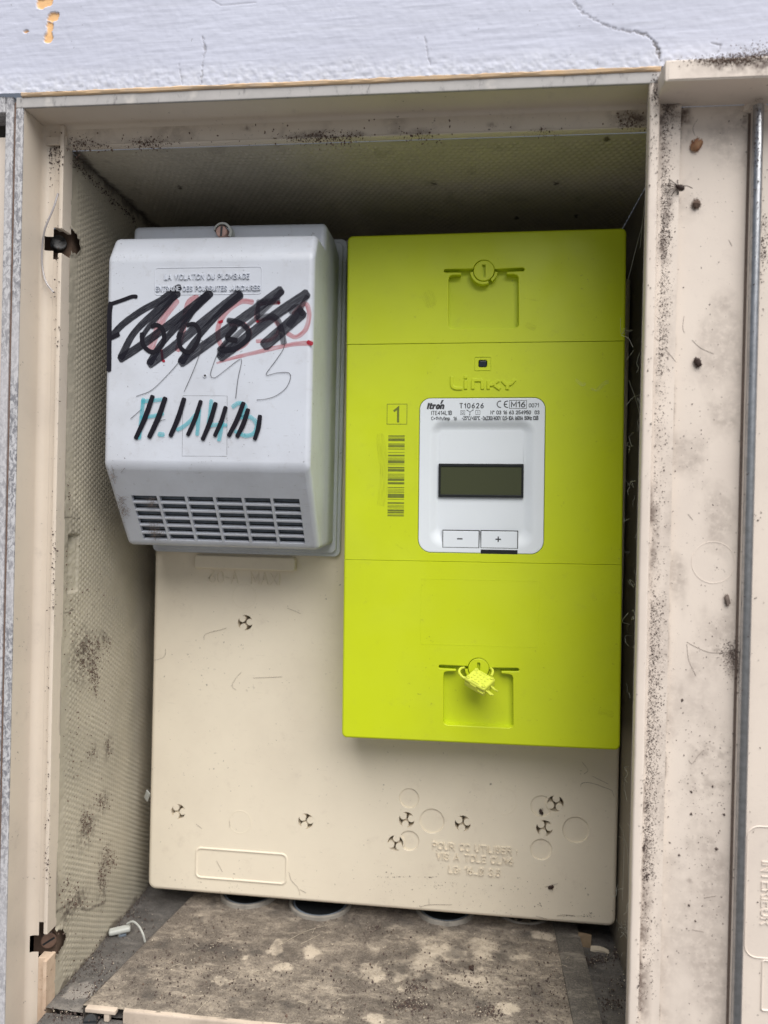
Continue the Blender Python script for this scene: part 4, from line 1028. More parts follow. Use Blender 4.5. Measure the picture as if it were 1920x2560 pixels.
# sealed screw with its hook on the shoulder
sc = ff.p(554, 579, .4655)
mb = MB(); k = .4655/FPX; r_ = 15.5*k
mb.tube([sc+Vector((0, .006, 0)), sc, sc+Vector((0, -.0006, 0))], [r_, r_, r_*.86], 24); scr_ = obj('seal_screw', mb, M['copper'], fb)
t = Vector((.06, 0, 1)).normalized(); b = Vector((1, 0, -.06)).normalized(); q = sc+Vector((0, -.00065, 0))
mb = MB(); mb.add([q+t*r_*.84-b*.00075, q+t*r_*.84+b*.00075, q-t*r_*.84+b*.00075, q-t*r_*.84-b*.00075], [(0, 3, 2, 1)]); obj('screw_slot', mb, M['dark_steel'], scr_, smooth=False)
mb = MB(); L = []
for a in np.linspace(math.radians(170), math.radians(-35), 18):
    u = Vector((math.cos(a), 0, math.sin(a))); e = 1+.16*max(0, -math.sin(a-.6))
    L.append([sc+u*r_*1.22*e+Vector((.0004, .005, 0)), sc+u*r_*1.20*e+Vector((.0004, -.0008, 0)), sc+u*r_*1.52*e+Vector((.0006, -.0006, 0)), sc+u*r_*1.56*e+Vector((.0006, .005, 0))])
mb.loops(L, True); obj('seal_hook', mb, plastic('seal_hook_metal', (.42, .44, .42), (.22, .22, .2), .45, .6, 90, .3), fb)
# moulded warning text in its border
fy = FY-.5295
x0, x1, z0, z1 = ff.rect(387.5, 654, 668.5, 736, FY)
def stroke(name, px, w, mat, dz=[0], rend=True, lab=None):
    dz[0] += 1
    return obj(name, ribbon([ff.uv(x, y, FY) for x, y in px], w, fy-.00003-.000012*dz[0], rend), M[mat], fb, smooth=False, label=lab)
mb = frame_line(rrect(x0, x1, z0, z1, .0018), .0007, fy, .00022); obj('text_border', mb, M['grey'], fb)
for s, a0, a1, b0, b1 in (('LA VIOLATION DU PLOMBAGE', 411.5, 624, 685, 699), ('ENTRAINE DES POURSUITES JUDICIAIRES', 390, 651, 715, 728)):
    r = ff.rect(a0, a1, b0, b1, FY); obj('moulded_text', text_mb(s, *r, fy-.0008, .00085, .13), M['grey'], fb)
z6 = lambda L: [(240+x/2.8603, 680+y/2.8603) for x, y in L]
wz = lambda w: w*1.12/2.8603*FY/FPX
for L in (((622, 884), (938, 886)), ((938, 886), (936, 1310)), ((936, 1318), (616, 1316)), ((616, 1316), (622, 884))): stroke('outline_groove', z6(L), .00032, 'groove', rend=False)
hc = ff.uv(512.7, 939.4, FY)
obj('drilled_hole', ring_mb(hc[0], hc[1], .0010, .0007, fy, .0005, 14), M['grey'], fb)
mb = MB(); mb.tess([[(p[0], fy-.00005, p[1]) for p in circle(hc[0], hc[1], .0008, 12)]], Vector((0, -1, 0))); obj('hole_bottom', mb, M['grey_dark'], fb, smooth=False)
ms = 'marker_stroke'
RED = [([(575, 205), (480, 330), (415, 480), (395, 545)], 52), ([(725, 175), (660, 225), (625, 400), (585, 560)], 40),
       ([(1120, 215), (1040, 212), (950, 270), (885, 360), (872, 450), (900, 530), (960, 560), (1060, 520), (1100, 440), (1050, 370), (960, 375)], 34),
       ([(1310, 218), (1170, 235), (1152, 350), (1250, 330), (1310, 400), (1260, 480), (1150, 495)], 26),
       ([(1410, 300), (1495, 225), (1525, 300), (1500, 410), (1430, 465), (1370, 440)], 30)]
for L, w_ in RED: stroke(ms, z6(L), wz(w_), 'mk_red')
stroke(ms, z6([(865, 652), (1000, 610), (1200, 562), (1400, 518), (1545, 508)]), [wz(12), wz(24), wz(28), wz(28), wz(34)], 'mk_red')
stroke(ms, z6([(1515, 500), (1545, 515)]), wz(26), 'mk_red_dark')
for L in (((880, 360), (905, 352)), ((1300, 215), (1312, 225)), ((1152, 350), (1165, 356)), ((470, 560), (478, 632), (490, 636))): stroke(ms, z6(L), wz(18), 'mk_red_dark')
ZIG = [([(118, 452), (200, 368), (330, 275), (460, 205), (560, 130), (600, 110)], 46, 'mk_soft'), ([(585, 150), (420, 290), (270, 440), (180, 610)], [56, 50, 44, 52], 'mk_soft'),
       ([(175, 622), (330, 520), (560, 350), (800, 165)], 56, 'mk_soft'), ([(815, 150), (640, 330), (480, 500), (385, 650)], [60, 44, 44, 50], 'mk_soft'),
       ([(385, 660), (560, 530), (800, 330), (1030, 150)], 60, 'mk_mid'), ([(1035, 165), (880, 300), (720, 480), (612, 640)], [52, 40, 40, 56], 'mk_soft'),
       ([(610, 650), (800, 510), (1080, 310), (1325, 130)], 64, 'mk_mid'), ([(1330, 140), (1180, 300), (1010, 450), (890, 590)], [40, 30, 30, 60], 'mk_faint'),
       ([(890, 610), (1050, 490), (1280, 310), (1510, 155)], 66, 'mk_mid'), ([(1510, 175), (1440, 300), (1380, 380)], [30, 40, 50], 'mk_faint'), ([(1475, 290), (1350, 400), (1205, 525)], 78, 'mk_mid')]
for L, w_, m_ in ZIG: stroke(ms, z6(L), wz(w_) if isinstance(w_, (int, float)) else [wz(v) for v in w_], m_)
for L, w_, m_ in (([(292, 178), (262, 176), (190, 202), (118, 226)], 26, 'mk_black'), ([(108, 222), (98, 300), (96, 480), (94, 705)], 34, 'mk_black'), ([(110, 472), (165, 446)], 30, 'mk_black'),
                  ([(570, 170), (470, 290), (380, 390), (328, 470)], 34, 'mk_soft'), ([(330, 440), (338, 520), (390, 570), (440, 560), (485, 500), (482, 420), (440, 380), (400, 392)], 30, 'mk_black'),
                  ([(770, 180), (690, 290), (620, 400), (592, 470)], 36, 'mk_soft'), ([(596, 440), (602, 530), (645, 572), (690, 560), (736, 480), (735, 410), (700, 372), (655, 382)], 28, 'mk_black'),
                  ([(945, 345), (1020, 360), (1085, 410), (1085, 480), (1000, 545), (910, 560), (880, 545)], 34, 'mk_soft'), ([(1000, 395), (940, 470), (1005, 490)], 34, 'mk_black'), ([(940, 490), (900, 545), (960, 555)], 30, 'mk_soft'),
                  ([(1165, 205), (1155, 330)], 30, 'mk_faint'), ([(1190, 215), (1310, 205)], 40, 'mk_faint'), ([(1160, 330), (1270, 320), (1320, 390), (1345, 510)], 40, 'mk_faint'), ([(1390, 285), (1440, 250), (1480, 300)], 40, 'mk_faint')):
    stroke(ms, z6(L), wz(w_), m_)
for L in ([(290, 890), (400, 845), (520, 730), (590, 652)], [(752, 490), (764, 500), (735, 610), (680, 750), (632, 857)], [(868, 590), (845, 650), (820, 735), (850, 758), (930, 700), (1025, 628), (1043, 640), (1018, 760), (1000, 905)],
          [(1310, 430), (1342, 450), (1345, 540), (1290, 630), (1218, 735), (1300, 722), (1380, 722), (1392, 760), (1360, 830), (1290, 885), (1220, 908), (1150, 916)], [(250, 1050), (330, 980)], [(410, 1075), (498, 1055)]):
    stroke('pencil_stroke', z6(L), .00042, 'mk_pen', rend=False)
for L, w_ in (([(340, 908), (330, 1010), (312, 1192)], 27), ([(332, 925), (400, 920), (472, 912)], 26), ([(328, 1040), (400, 1032), (482, 1012)], 26), ([(452, 1160), (486, 1164)], 32), ([(585, 1130), (660, 1080), (742, 990)], 26),
              ([(740, 975), (734, 1070), (726, 1165)], 26), ([(828, 918), (818, 1010), (806, 1090)], 26), ([(815, 1098), (870, 1092), (935, 1096)], 26), ([(905, 1060), (895, 1130), (882, 1205)], 28),
              ([(980, 965), (1020, 938), (1065, 950), (1070, 990), (1035, 1040), (1100, 1035), (1150, 1085), (1135, 1150), (1070, 1170), (1000, 1140)], 28)):
    stroke(ms, z6(L), wz(w_), 'mk_blue')
for a, b, w_ in (((408, 890), (288, 1190), 36), ((498, 903), (384, 1182), 38), ((633, 908), (536, 1172), 36), ((752, 925), (660, 1166), 32), ((858, 940), (766, 1198), 34), ((930, 968), (852, 1172), 32), ((1057, 938), (952, 1172), 34), ((1090, 985), (1012, 1178), 34), ((1175, 1030), (1138, 1196), 32)):
    m_ = ((a[0]+b[0])/2+6, (a[1]+b[1])/2+4); stroke(ms, z6([a, m_, b]), [wz(w_*.9), wz(w_), wz(w_*.85)], 'mk_black')

# ================================================================ FLOOR BOARD, CONDUITS AND LOOSE THINGS
FZ = ZC+FLZ; BZ = ZC-.299
bo = thing('entry_board', 'dusty cream board on the cabinet floor under the panel, scraped and littered', 'board', (-.065, .50, FZ))
NU, NV = 300, 150
u, v = np.meshgrid(np.linspace(0, 1, NU), np.linspace(0, 1, NV), indexing='ij')
yb0 = .4173; yb1 = .584
xl_ = -.2196+(v)*(yb1-yb0)*(.0174/.1207); xr_ = .0856+v*.0012
Xb = xl_+(xr_-xl_)*u; Yb = yb0+(yb1-yb0)*v-.0008*(fbm(u*30, v*30, 3, 5)-.5)*(v < .01)
h = (fbm(Xb*300, Yb*300, 4, 81)-.5)*.0012+(fbm(Xb*40, Yb*40, 3, 82)-.5)*.0010
clean = np.zeros(Xb.shape); wob = (fbm(Xb*90, Yb*90, 5, 83)-.5)*1.5
for (px, py, rx, ry, s) in ((691, 2371, 20, 24, 1), (773, 2386, 22, 26, .9), (712, 2418, 28, 11, 1), (615, 2395, 16, 12, .9), (556, 2450, 44, 13, 1), (940, 2437, 55, 32, .9), (1000, 2443, 30, 38, 1), (1033, 2348, 34, 8, .6), (1080, 2378, 46, 22, .8), (1190, 2357, 44, 14, .8),
                            (1354, 2341, 36, 10, 1), (1127, 2386, 66, 26, .8), (1010, 2437, 22, 24, 1), (1262, 2517, 34, 17, 1), (1287, 2327, 14, 9, .6), (1422, 2361, 11, 15, .9), (1300, 2395, 44, 14, .7), (1093, 2462, 28, 14, .8), (843, 2546, 44, 13, .8), (930, 2548, 44, 13, .8), (470, 2330, 20, 10, .4), (730, 2333, 50, 5, .5), (1415, 2330, 10, 30, .5)):
    q = at_z(px, py, BZ); a = rx*q.y/FPX; b = ry*q.y*q.y/(FPX*.299)
    clean = np.maximum(clean, .95*s*(1-sstep(np.hypot((Xb-q.x)/a, (Yb-q.y)/b)+wob*1.1+(fbm(Xb*260, Yb*260, 3, 85)-.5)*.8, .25, 1.35)))
q = at_z(1130, 2405, BZ); dd = np.hypot((Xb-q.x)/.085, (Yb-q.y)/.050); clean = np.maximum(clean, .78*(1-sstep(dd, .2, 1.3))*np.clip((fbm(Xb*55, Yb*80, 5, 86)-.28)*2.4, 0, 1))
q = at_z(640, 2450, BZ); dd = np.hypot((Xb-q.x)/.07, (Yb-q.y)/.030); clean = np.maximum(clean, .5*(1-sstep(dd, .2, 1.3))*np.clip((fbm(Xb*70, Yb*80, 5, 87)-.34)*2.6, 0, 1))
edge = np.minimum(u*.3, (1-u)*.3); clean = np.maximum(clean, .5*(1-sstep(v+wob*.02, .0, .03)))
gr = np.clip((fbm(Xb*60, Yb*60, 5, 84)-.60)*3.2, 0, .55)
P = np.stack([Xb+.065, Yb-.50, BZ-FZ+h], -1)
grid_obj('board_top', P, M['board'], bo, {'clean': np.clip(clean, 0, 1), 'grime': gr})
mb = MB(); d0 = BZ-FZ
fl = [(xl_[0, 0]+.065, yb0-.50), (xr_[0, 0]+.065, yb0-.50), (xr_[0, -1]+.065, yb1-.50), (xl_[0, -1]+.065, yb1-.50)]
for i, j in ((1, 2), (3, 0)):
    mb = MB(); mb.add([(fl[i][0], fl[i][1], -.004), (fl[j][0], fl[j][1], -.004), (fl[j][0], fl[j][1], d0+.0002), (fl[i][0], fl[i][1], d0+.0002)], [(0, 1, 2, 3)])
    obj('board_side', mb, M['board_side'], bo, smooth=False)
ns = 60; mb = MB(); L = []
xf0, xf1 = fl[0][0]+.026, fl[1][0]
for k in range(ns+1):
    x = xf0+(xf1-xf0)*k/ns; a = .0006*(fbm(np.array([k*.4]), np.array([7.]), 3, 4)[0]-.5)
    L.append([(x, yb0-.50+a+.001, d0+.0003+a), (x, yb0-.50-.0012+a, d0+.0001+a), (x, yb0-.50-.0018+a, d0-.0010), (x, yb0-.50-.0018, d0-.03)])
mb.loops(L, False); obj('board_front', mb, M['board_front'], bo)
mb = MB(); e0, e1 = Vector((fl[1][0], fl[1][1], d0)), Vector((fl[2][0], fl[2][1], d0))
L = []
for k in range(41):
    p = e0.lerp(e1, k/40); wv = .0006*(fbm(np.array([k*.5]), np.array([4.]), 3, 6)[0]-.5)
    L.append([(p.x-.0165+wv, p.y, d0-.0008), (p.x-.0160+wv, p.y, d0+.0011), (p.x-.0020, p.y, d0+.0013), (p.x+.0006+wv, p.y, d0+.0010), (p.x+.0007+wv, p.y, -.003)])
mb.loops([list(r) for r in L], False); mb.f = [f[::-1] for f in mb.f]; obj('edge_batten', mb, M['batten'], bo)
# torn corner tab with its slotted screw
q = at_z(212, 2522, BZ); q2 = at_z(285, 2535, BZ); mb = MB()
mb.rbox(q.x+.065, q2.x+.065, yb0-.50-.0030, yb0-.50+.001, d0-.0022, d0+.0004, .0006).rbox(q.x+.0765, q.x+.0800, yb0-.50-.0026, yb0-.50+.001, d0-.007, d0-.002, .0008)
obj('torn_tab', mb, M['board_front'], bo)
c = at(226, 2554, .4135)-Vector((-.065, .50, FZ)); ax = Vector((.05, -.85, .35)).normalized()
mb = MB(); mb.tube([c-ax*.006, c, c+ax*.001], [.0046, .0046, .0038], 20); s_ = obj('board_screw', mb, M['dark_steel'], bo)
t = Vector((1, .05, .12)); t = (t-ax*t.dot(ax)).normalized(); b = ax.cross(t); q = c+ax*.00105; mb = MB()
mb.add([q+t*.0037+b*.0005, q-t*.0037+b*.0005, q-t*.0037-b*.0005, q+t*.0037-b*.0005], [(0, 1, 2, 3)]); obj('screw_slot', mb, M['black'], s_, smooth=False)
# conduit collars that come up through the board
for (px, py, rad, lab) in ((602, 2262, .0215, 'leftmost cable conduit collar peeping out under the panel, empty pale ring'), (786, 2291, .0232, 'second cable conduit collar from the left, double rim with a dark opening'),
                           (1110, 2304, .0215, 'third cable conduit collar with a chipped rim and dark opening'), (1312, 2301, .0205, 'faint rightmost conduit collar almost hidden by the panel edge')):
    q = at_z(px, py, BZ+.003); t = thing('conduit_collar', lab, 'conduit', (q.x, q.y+rad, BZ), group='cable conduits under the panel')
    mb = MB(); L = []; hh = .003 if px < 1300 else .0012
    for rr, z in ((rad+.0006, -.001), (rad+.0004, hh-.0006), (rad-.0002, hh), (rad-.0012, hh), (rad-.0018, hh-.0006), (rad-.0020, -.001)): L.append([(rr*math.cos(a), rr*math.sin(a), z+(.0007*(random.random()-.5) if px == 1110 and z > 0 else 0)) for a in np.linspace(0, 2*math.pi, 60, False)])
    mb.loops(L); obj('collar_rim', mb, M['collar'], t)
    mb = MB(); L = []
    for rr, z in ((rad-.0026, -.0008), (rad-.0028, hh-.0012), (rad-.0040, hh-.0010), (rad-.0042, -.0006)): L.append([(rr*math.cos(a), rr*math.sin(a), z) for a in np.linspace(0, 2*math.pi, 48, False)])
    mb.loops(L); obj('collar_liner', mb, M['grey_in'], t)
    mb = MB(); mb.add([((rad-.0020)*math.cos(a), (rad-.0020)*math.sin(a), .0014 if px < 1300 else .0003) for a in np.linspace(0, 2*math.pi, 40, False)], [tuple(range(40))]); obj('collar_opening', mb, M['black'], t, smooth=False)
# nylon clip lying on the floor
q = at_z(300, 2334, FZ+.001); cl_ = thing('cable_clip', 'white nylon cable clip with a thin curved strap lying on the cabinet floor', 'clip', q)
cl_.rotation_euler = (.15, -.12, .35); cl_.scale = (.88, .88, .88)
mb = MB().rbox(-.0082, .0085, -.0030, .0030, .0010, .0052, .0016, 3).rbox(-.0015, .0005, -.002, .002, -.0016, .0015, .0004); obj('clip_body', mb, M['clip'], cl_)
mb = MB(); inv = (Matrix.Translation(cl_.location) @ cl_.rotation_euler.to_matrix().to_4x4() @ Matrix.Scale(.88, 4)).inverted()
L = [inv @ p for p in (at(318, 2309, .500), at(332, 2304, .499), at(346, 2314, .496), at(357, 2334, .492), at_z(363, 2355, FZ+.001))]
mb.tube(smooth_line(L, .0008), .0008, 6); obj('clip_strap', mb, M['clip'], cl_)
mb = MB().rbox(-.0005, .0050, -.0034, -.0010, -.0012, .0006, .0004); obj('clip_foot', mb, M['grey_in'], cl_)
# scrap of cardboard and shaving at the right
q = at_z(1462, 2374, FZ); t = MB(); t.rbox(-.0045, .0045, -.0012, .0012, -.001, .0090, .0003)
o = obj('cardboard_scrap', t, M['card']); o.location = q+Vector((0, .003, 0)); o.rotation_euler = (-.18, .05, -.12); tag(o, 'small brown cardboard scrap standing beside the board at the right', 'cardboard')
q = at_z(1499, 2380, FZ); t = MB(); L = []
for k in range(13):
    x = -.0062+.0124*k/12; z = .0012*math.sin(k/12*math.pi); L.append([(x, -.0022+.001*k/12, z*.4), (x, -.0018, .0010+z), (x, .0012, .0022+z), (x, .0024, .0004)])
t.loops(L, False); o = obj('foam_shaving', t, M['chaff']); o.location = q; o.rotation_euler = (0, .05, -.2); tag(o, 'pale fibrous shaving lying on the dark floor next to the cardboard scrap', 'shaving')
# clear plastic strand caught behind the left rib
L = [at(145, 484, .4195), at(133, 522, .417), at(119, 555, .4165), at(111, 578, .4170), at(106, 615, .4195), at(105, 655, .4200), at(110, 690, .4200), at(119, 712, .4195), at(134, 731, .4185)]
mb = MB(); C0 = L[4].copy(); mb.tube(smooth_line([p-C0 for p in L], .001), [.0002]+[.0006]*30+[.0005]*30, 6) if False else mb.tube(smooth_line([p-C0 for p in L], .001), .00058, 6)
o = obj('plastic_strand', mb, M['strand']); o.location = C0; tag(o, 'thin clear plastic strand curling out of the upper left hinge pocket', 'strand')
# white scrap of tape between liner and panel
q = at(369, 1990, .535); mb = MB(); mb.rbox(-.0028, .0020, -.0005, .0005, -.004, .004, .0003); o = obj('tape_scrap', mb, M['clip']); o.location = q; o.rotation_euler = (.1, .5, -.5)
tag(o, 'white scrap of tape sticking out behind the left edge of the panel', 'tape')
# spider and the other dried creatures on the door
DY = .4062
def spider():
    mb = MB(); mb.wn = False; z8 = lambda x, y: (1400+x/3.19, 160+y/3.19)
    c = at(*z8(965, 988), DY-.0017); mb.ball((0, 0, 0), (.0020, .0017, .0016), Matrix.Rotation(.5, 3, 'Y'), 14, 9)
    h_ = at(*z8(938, 975), DY-.0015)-c; mb.ball(h_, (.0012, .0010, .0009), None, 10, 7)
    for L in (((935, 968), (905, 945), (872, 920)), ((930, 970), (890, 955), (862, 952)), ((930, 975), (880, 975), (840, 965)), ((930, 980), (880, 1000), (862, 1020)), ((935, 985), (915, 1015), (893, 1042)), ((942, 985), (945, 1010), (938, 1040)), ((940, 965), (940, 945), (938, 925)), ((960, 975), (1010, 972), (1055, 992))):
        pts = []
        for k, p in enumerate(L): pts.append(at(*z8(*p), DY-(.0012, .0026, .0002)[k])-c)
        mb.tube(smooth_line(pts, .0008), .00020, 5)
    o = obj('spider', mb, M['bug']); o.location = c; tag(o, 'small dark brown spider with thin legs on the hinge strip of the door', 'spider')
spider()
PD = .4105
def husk(name, px, py, rx, rz, mat, lab, cat, ang, n=26, Y=PD):
    c = at(px, py, Y-.0012); mb = MB(); mb.wn = False
    R0 = random.Random(int(px)); mb.ball((0, 0, 0), (rx, rx*.7, rz), Matrix.Rotation(ang, 3, 'Y'), 12, 8)
    mb.v = [tuple(np.array(v)*(1+.45*(R0.random()-.5))) for v in mb.v]
    for k in range(n):
        a = R0.random()*6.28; d = Vector((math.cos(a)*rx, -.0006*R0.random()*2, math.sin(a)*rz)); mb.tube([d*.7, d*(1.0+.5*R0.random())+Vector((0, .0008, .0004*R0.random()))], .00014, 4)
    o = obj(name, mb, M[mat]); o.location = c; tag(o, lab, cat); return o
husk('cocoon', 1742, 363, .0027, .0032, 'cocoon', 'reddish brown dried cocoon stuck high on the open door panel', 'cocoon', .4, 34)
husk('dried_insect', 1741, 510, .0019, .0022, 'soil_brown', 'crumbly dried insect stuck on the door below the spider', 'insect', .2, 30)
husk('dried_insect', 1744, 905, .0018, .0026, 'bug', 'dark wedge shaped dead insect halfway down the door panel', 'insect', -.5, 14)
husk('dried_insect', 1818, 1500, .0014, .0030, 'hair', 'dark teardrop insect remains beside the rod below the moulded ring', 'insect', -.15, 6)
husk('dead_fly', 1377, 2218, .0012, .0020, 'bug', 'dead fly with a spread wing near the lower right corner of the cream panel', 'fly', 1.2, 8, PY+.0004)
husk('dead_fly', 1353, 2030, .0011, .0022, 'bug', 'small black fly lying in the moulded disc under the upper right screw hole', 'fly', -.5, 8, PY+.0008)
q = at_z(1178, 2420, BZ+.0012); mb = MB(); mb.wn = False; mb.ball((0, 0, 0), (.0013, .0026, .0011), Matrix.Rotation(.6, 3, 'Z'), 10, 7); mb.ball((.0010, .0022, 0), (.0009, .0010, .0008)); o = obj('dead_beetle', mb, M['bug']); o.location = q; tag(o, 'black dead beetle lying on the scraped middle of the board', 'beetle')

# faces of frame and door that carry smeared grime, as fine sheets with the dirt where it lies
def soiled(name, parent, Y, x0, x1, z0, z1, blots, mat, res=.0011, film=.25, edge_l=0, seed=3):
    fr = Fr(parent); xs = np.arange(x0, x1+res*.5, res); zs = np.arange(z0, z1+res*.5, res); X, Z = np.meshgrid(xs, zs, indexing='ij')
    n1 = fbm(X*260, Z*260, 4, seed); n2 = fbm(X*45, Z*30, 5, seed+9); gr = film*np.clip((n2-.48)*5, 0, 1)*(.3+n1)
    if edge_l: gr = np.maximum(gr, np.clip(1.1-(X-x0)/edge_l, 0, 1)*np.clip((fbm(X*200, Z*90, 4, seed+4)-.36)*4, 0, 1)*np.clip((fbm(X*8, Z*14, 3, seed+6)-.30)*3.2, .12, 1))
    for (px, py, sx, sy, am) in blots:
        q = at(px, py, Y); d = np.hypot((X-q.x)/(sx*Y/FPX), (Z-(q.z-ZC))/(sy*Y/FPX)); gr = np.maximum(gr, am*np.clip(1.25-d, 0, 1)*np.clip((n1-.30)*3.6, 0, 1))
    o_ = parent.location; P = np.stack([X-o_.x, np.full(X.shape, Y-o_.y), Z+ZC-o_.z], -1)[:, ::-1]
    grid_obj(name, P, mat, parent, {'grime': np.clip(gr, 0, 1)[:, ::-1]})
soiled('lip_face', cab, .42240, -.2435, .112, .2155, .2258, [(370, 359, 46, 18, 1), (793, 345, 95, 20, 1), (880, 345, 40, 18, .9), (195, 362, 40, 24, .9), (1047, 341, 44, 20, .9), (1579, 303, 50, 28, 1), (1353, 331, 40, 12, .6), (620, 320, 20, 8, .8), (1230, 312, 14, 8, .6), (1560, 285, 40, 16, .8)], M['frame'], .0009, .5)
soiled('hinge_strip_face', dr, .40600, .0966, .1085, -.358, .2182, [(1676, 262, 40, 44, 1.2), (1668, 520, 20, 50, .9), (1662, 620, 18, 40, 1)], M['door'], .0009, .3, .0075)
soiled('door_panel_face', dr, .41030, .1092, .1436, -.358, .2180, [(1838, 1645, 26, 48, 1), (1815, 1632, 40, 16, .8), (1850, 1915, 16, 60, .8), (1850, 1790, 12, 60, .6), (1708, 290, 22, 70, 1), (1720, 255, 60, 16, .8), (1790, 258, 90, 10, .45), (1862, 300, 14, 40, .7), (1770, 1960, 60, 40, .4), (1780, 1880, 70, 30, .45), (1720, 2200, 20, 12, .5), (1850, 2400, 10, 200, .6)], M['door'], .0011, .35, .0012, 5)
soiled('flange_face', dr, .38480, .0962, .168, .2192, .2282, [(1830, 158, 80, 26, 1), (1910, 160, 60, 34, 1), (1780, 146, 26, 14, .7), (1700, 148, 40, 8, .5), (1705, 163, 5, 6, .9)], M['door'], .0008, .3, 0, 8)
# ---------------------------------------------------------------- soil, webs, fibres (nobody could count them)
G = random.gauss; U = random.uniform
def clusterY(Y, L):
    out = []
    for (px, py, sx, sy, n) in L:
        for _ in range(n): out.append(at(px+G(0, sx), py+G(0, sy), Y-.0002))
    return out
def band(Y, x0, y0, x1, y1, s, n, pw=1):
    out = []
    for _ in range(n):
        t = U(0, 1); out.append(at(x0+(x1-x0)*t+abs(G(0, s))*pw, y0+(y1-y0)*t, Y-.0002))
    return out
def stuff(name, mb, mat, smooth=False):
    o = obj(name, mb, M[mat], smooth=smooth, kind='stuff'); return o
pts = clusterY(.4226, [(370, 359, 26, 9, 260), (793, 345, 48, 10, 420), (880, 345, 26, 10, 120), (195, 362, 22, 12, 160), (1047, 341, 24, 10, 130), (1579, 303, 24, 12, 260), (1353, 331, 22, 6, 60), (1100, 320, 240, 14, 60), (240, 365, 30, 10, 90), (600, 350, 200, 14, 60)])
stuff('soil_on_lip', crumbs(pts, .00018, .0008), 'soil_brown')
pts = []
for (px, py, sx, sy, n) in ((228, 1625, 18, 22, 420), (235, 1680, 9, 16, 260), (203, 1650, 8, 24, 160), (268, 1603, 6, 10, 70), (215, 2060, 9, 18, 260), (255, 2005, 10, 12, 130), (268, 2150, 8, 26, 200), (255, 2195, 6, 18, 170), (280, 2150, 8, 14, 90), (238, 1725, 6, 12, 60), (162, 1375, 5, 12, 60), (160, 1460, 6, 8, 60), (170, 1250, 10, 30, 60), (200, 1900, 40, 200, 260), (190, 1500, 30, 80, 120), (165, 2240, 20, 24, 130), (195, 2262, 20, 10, 110), (215, 2350, 40, 60, 120), (270, 1870, 5, 10, 60), (230, 1880, 6, 8, 30), (190, 405, 8, 10, 120)):
    for _ in range(n):
        q = at_x(px+G(0, sx), py+G(0, sy), LX+.0006)
        if .431 < q.y < .58 and FLZ < q.z-ZC < CTOP: pts.append(q)
stuff('soil_on_left_wall', crumbs(pts, .00015, .0007), 'soil_brown')
pts = []
for k in range(700):
    t = U(0, 1); p = at_x(175, 395, LX).lerp(at_x(335, 548, LX), t); pts.append(p+Vector((abs(G(0, .0012)), 0, -abs(G(0, .0022)))))
for k in range(600):
    y = U(.43, .58); pts.append(Vector((LX+.0006+abs(G(0, .002)), y, FZ+abs(G(0, .0015)))))
pts += [Vector((-.2470-abs(G(0, .0012)), .4229-random.random()*.0005, ZC+U(-.20, .2145))) for _ in range(220)]
pts += clusterY(.4229, [(118, 300, 8, 10, 120), (112, 330, 6, 16, 60), (128, 400, 8, 22, 90), (138, 380, 8, 14, 70), (120, 440, 6, 30, 30)])
pts += clusterY(.4193, [(150, 390, 4, 24, 40), (135, 1400, 5, 60, 60), (133, 1500, 4, 30, 30), (145, 900, 4, 260, 50), (120, 2000, 4, 200, 50), (118, 2170, 4, 30, 60)])
stuff('dark_soil_in_corners', crumbs(pts, .00015, .0007), 'soil')
# crumbs on the door: thick along the post, loose on the panel
pts = band(DY, 1657, 250, 1650, 620, 14, 1500)+band(DY, 1655, 540, 1645, 940, 14, 1200)+band(DY, 1645, 700, 1600, 2500, 20, 2600)+band(DY, 1628, 1500, 1605, 2200, 18, 3200)+clusterY(DY, [(1672, 278, 16, 18, 260), (1665, 510, 8, 30, 120), (1660, 600, 9, 22, 120)])
pts += clusterY(PD, [(1770, 1400, 60, 700, 700), (1760, 1950, 50, 90, 260), (1770, 2180, 50, 120, 260), (1838, 1650, 13, 26, 700), (1820, 1630, 18, 12, 260), (1848, 1700, 6, 16, 60), (1850, 1915, 10, 40, 70), (1862, 290, 8, 10, 40), (1742, 365, 10, 10, 20), (1742, 505, 14, 14, 60), (1905, 620, 8, 40, 240), (1912, 560, 6, 10, 60), (1885, 1290, 10, 16, 60), (1700, 285, 8, 20, 120), (1905, 600, 6, 120, 120)])
pts += [at(1897+G(0, 5)-(y-245)*.023, y, .4020) for y in [245+abs(G(0, 140)) for _ in range(260)]]+[at(1892-(y-245)*.025+G(0, 5), y, .4020) for y in [U(300, 2500) for _ in range(120)]]
pts += clusterY(.3999, [(1638, 232, 5, 20, 260), (1634, 330, 5, 50, 90), (1624, 1200, 5, 600, 160), (1608, 2150, 5, 120, 90), (1596, 2480, 4, 60, 60), (1643, 560, 2, 120, 90)])
stuff('soil_on_door', crumbs(pts, .00010, .00050), 'soil')
big = clusterY(PD, [(x, y, 1, 1, 5) for x, y in ((1728, 1979, ), (1728, 2036), (1782, 1968), (1810, 2036), (1674, 2107), (1698, 2138), (1705, 1750), (1790, 2122), (1722, 2263), (1738, 2303))])+clusterY(DY, [(1617, 2193, 3, 3, 16), (1608, 2120, 2, 5, 14), (1606, 2070, 2, 4, 10)])
stuff('larger_grains_on_door', crumbs(big, .0004, .0012), 'soil')
pts = []
for _ in range(340):
    q = at(1660+abs(G(0, 1))*10+U(0, 260), 168, .3848); pts.append(Vector((q.x, U(.386, .394), ZC+.2294+.0002)))
for _ in range(1500): pts.append(Vector((.128+G(0, .010), .3848-random.random()*.0002, ZC+.2274+G(0, .0014))))
for _ in range(1400): pts.append(Vector((.141+G(0, .006), .3920+G(0, .0012), ZC+.2300+abs(G(0, .0035)))))
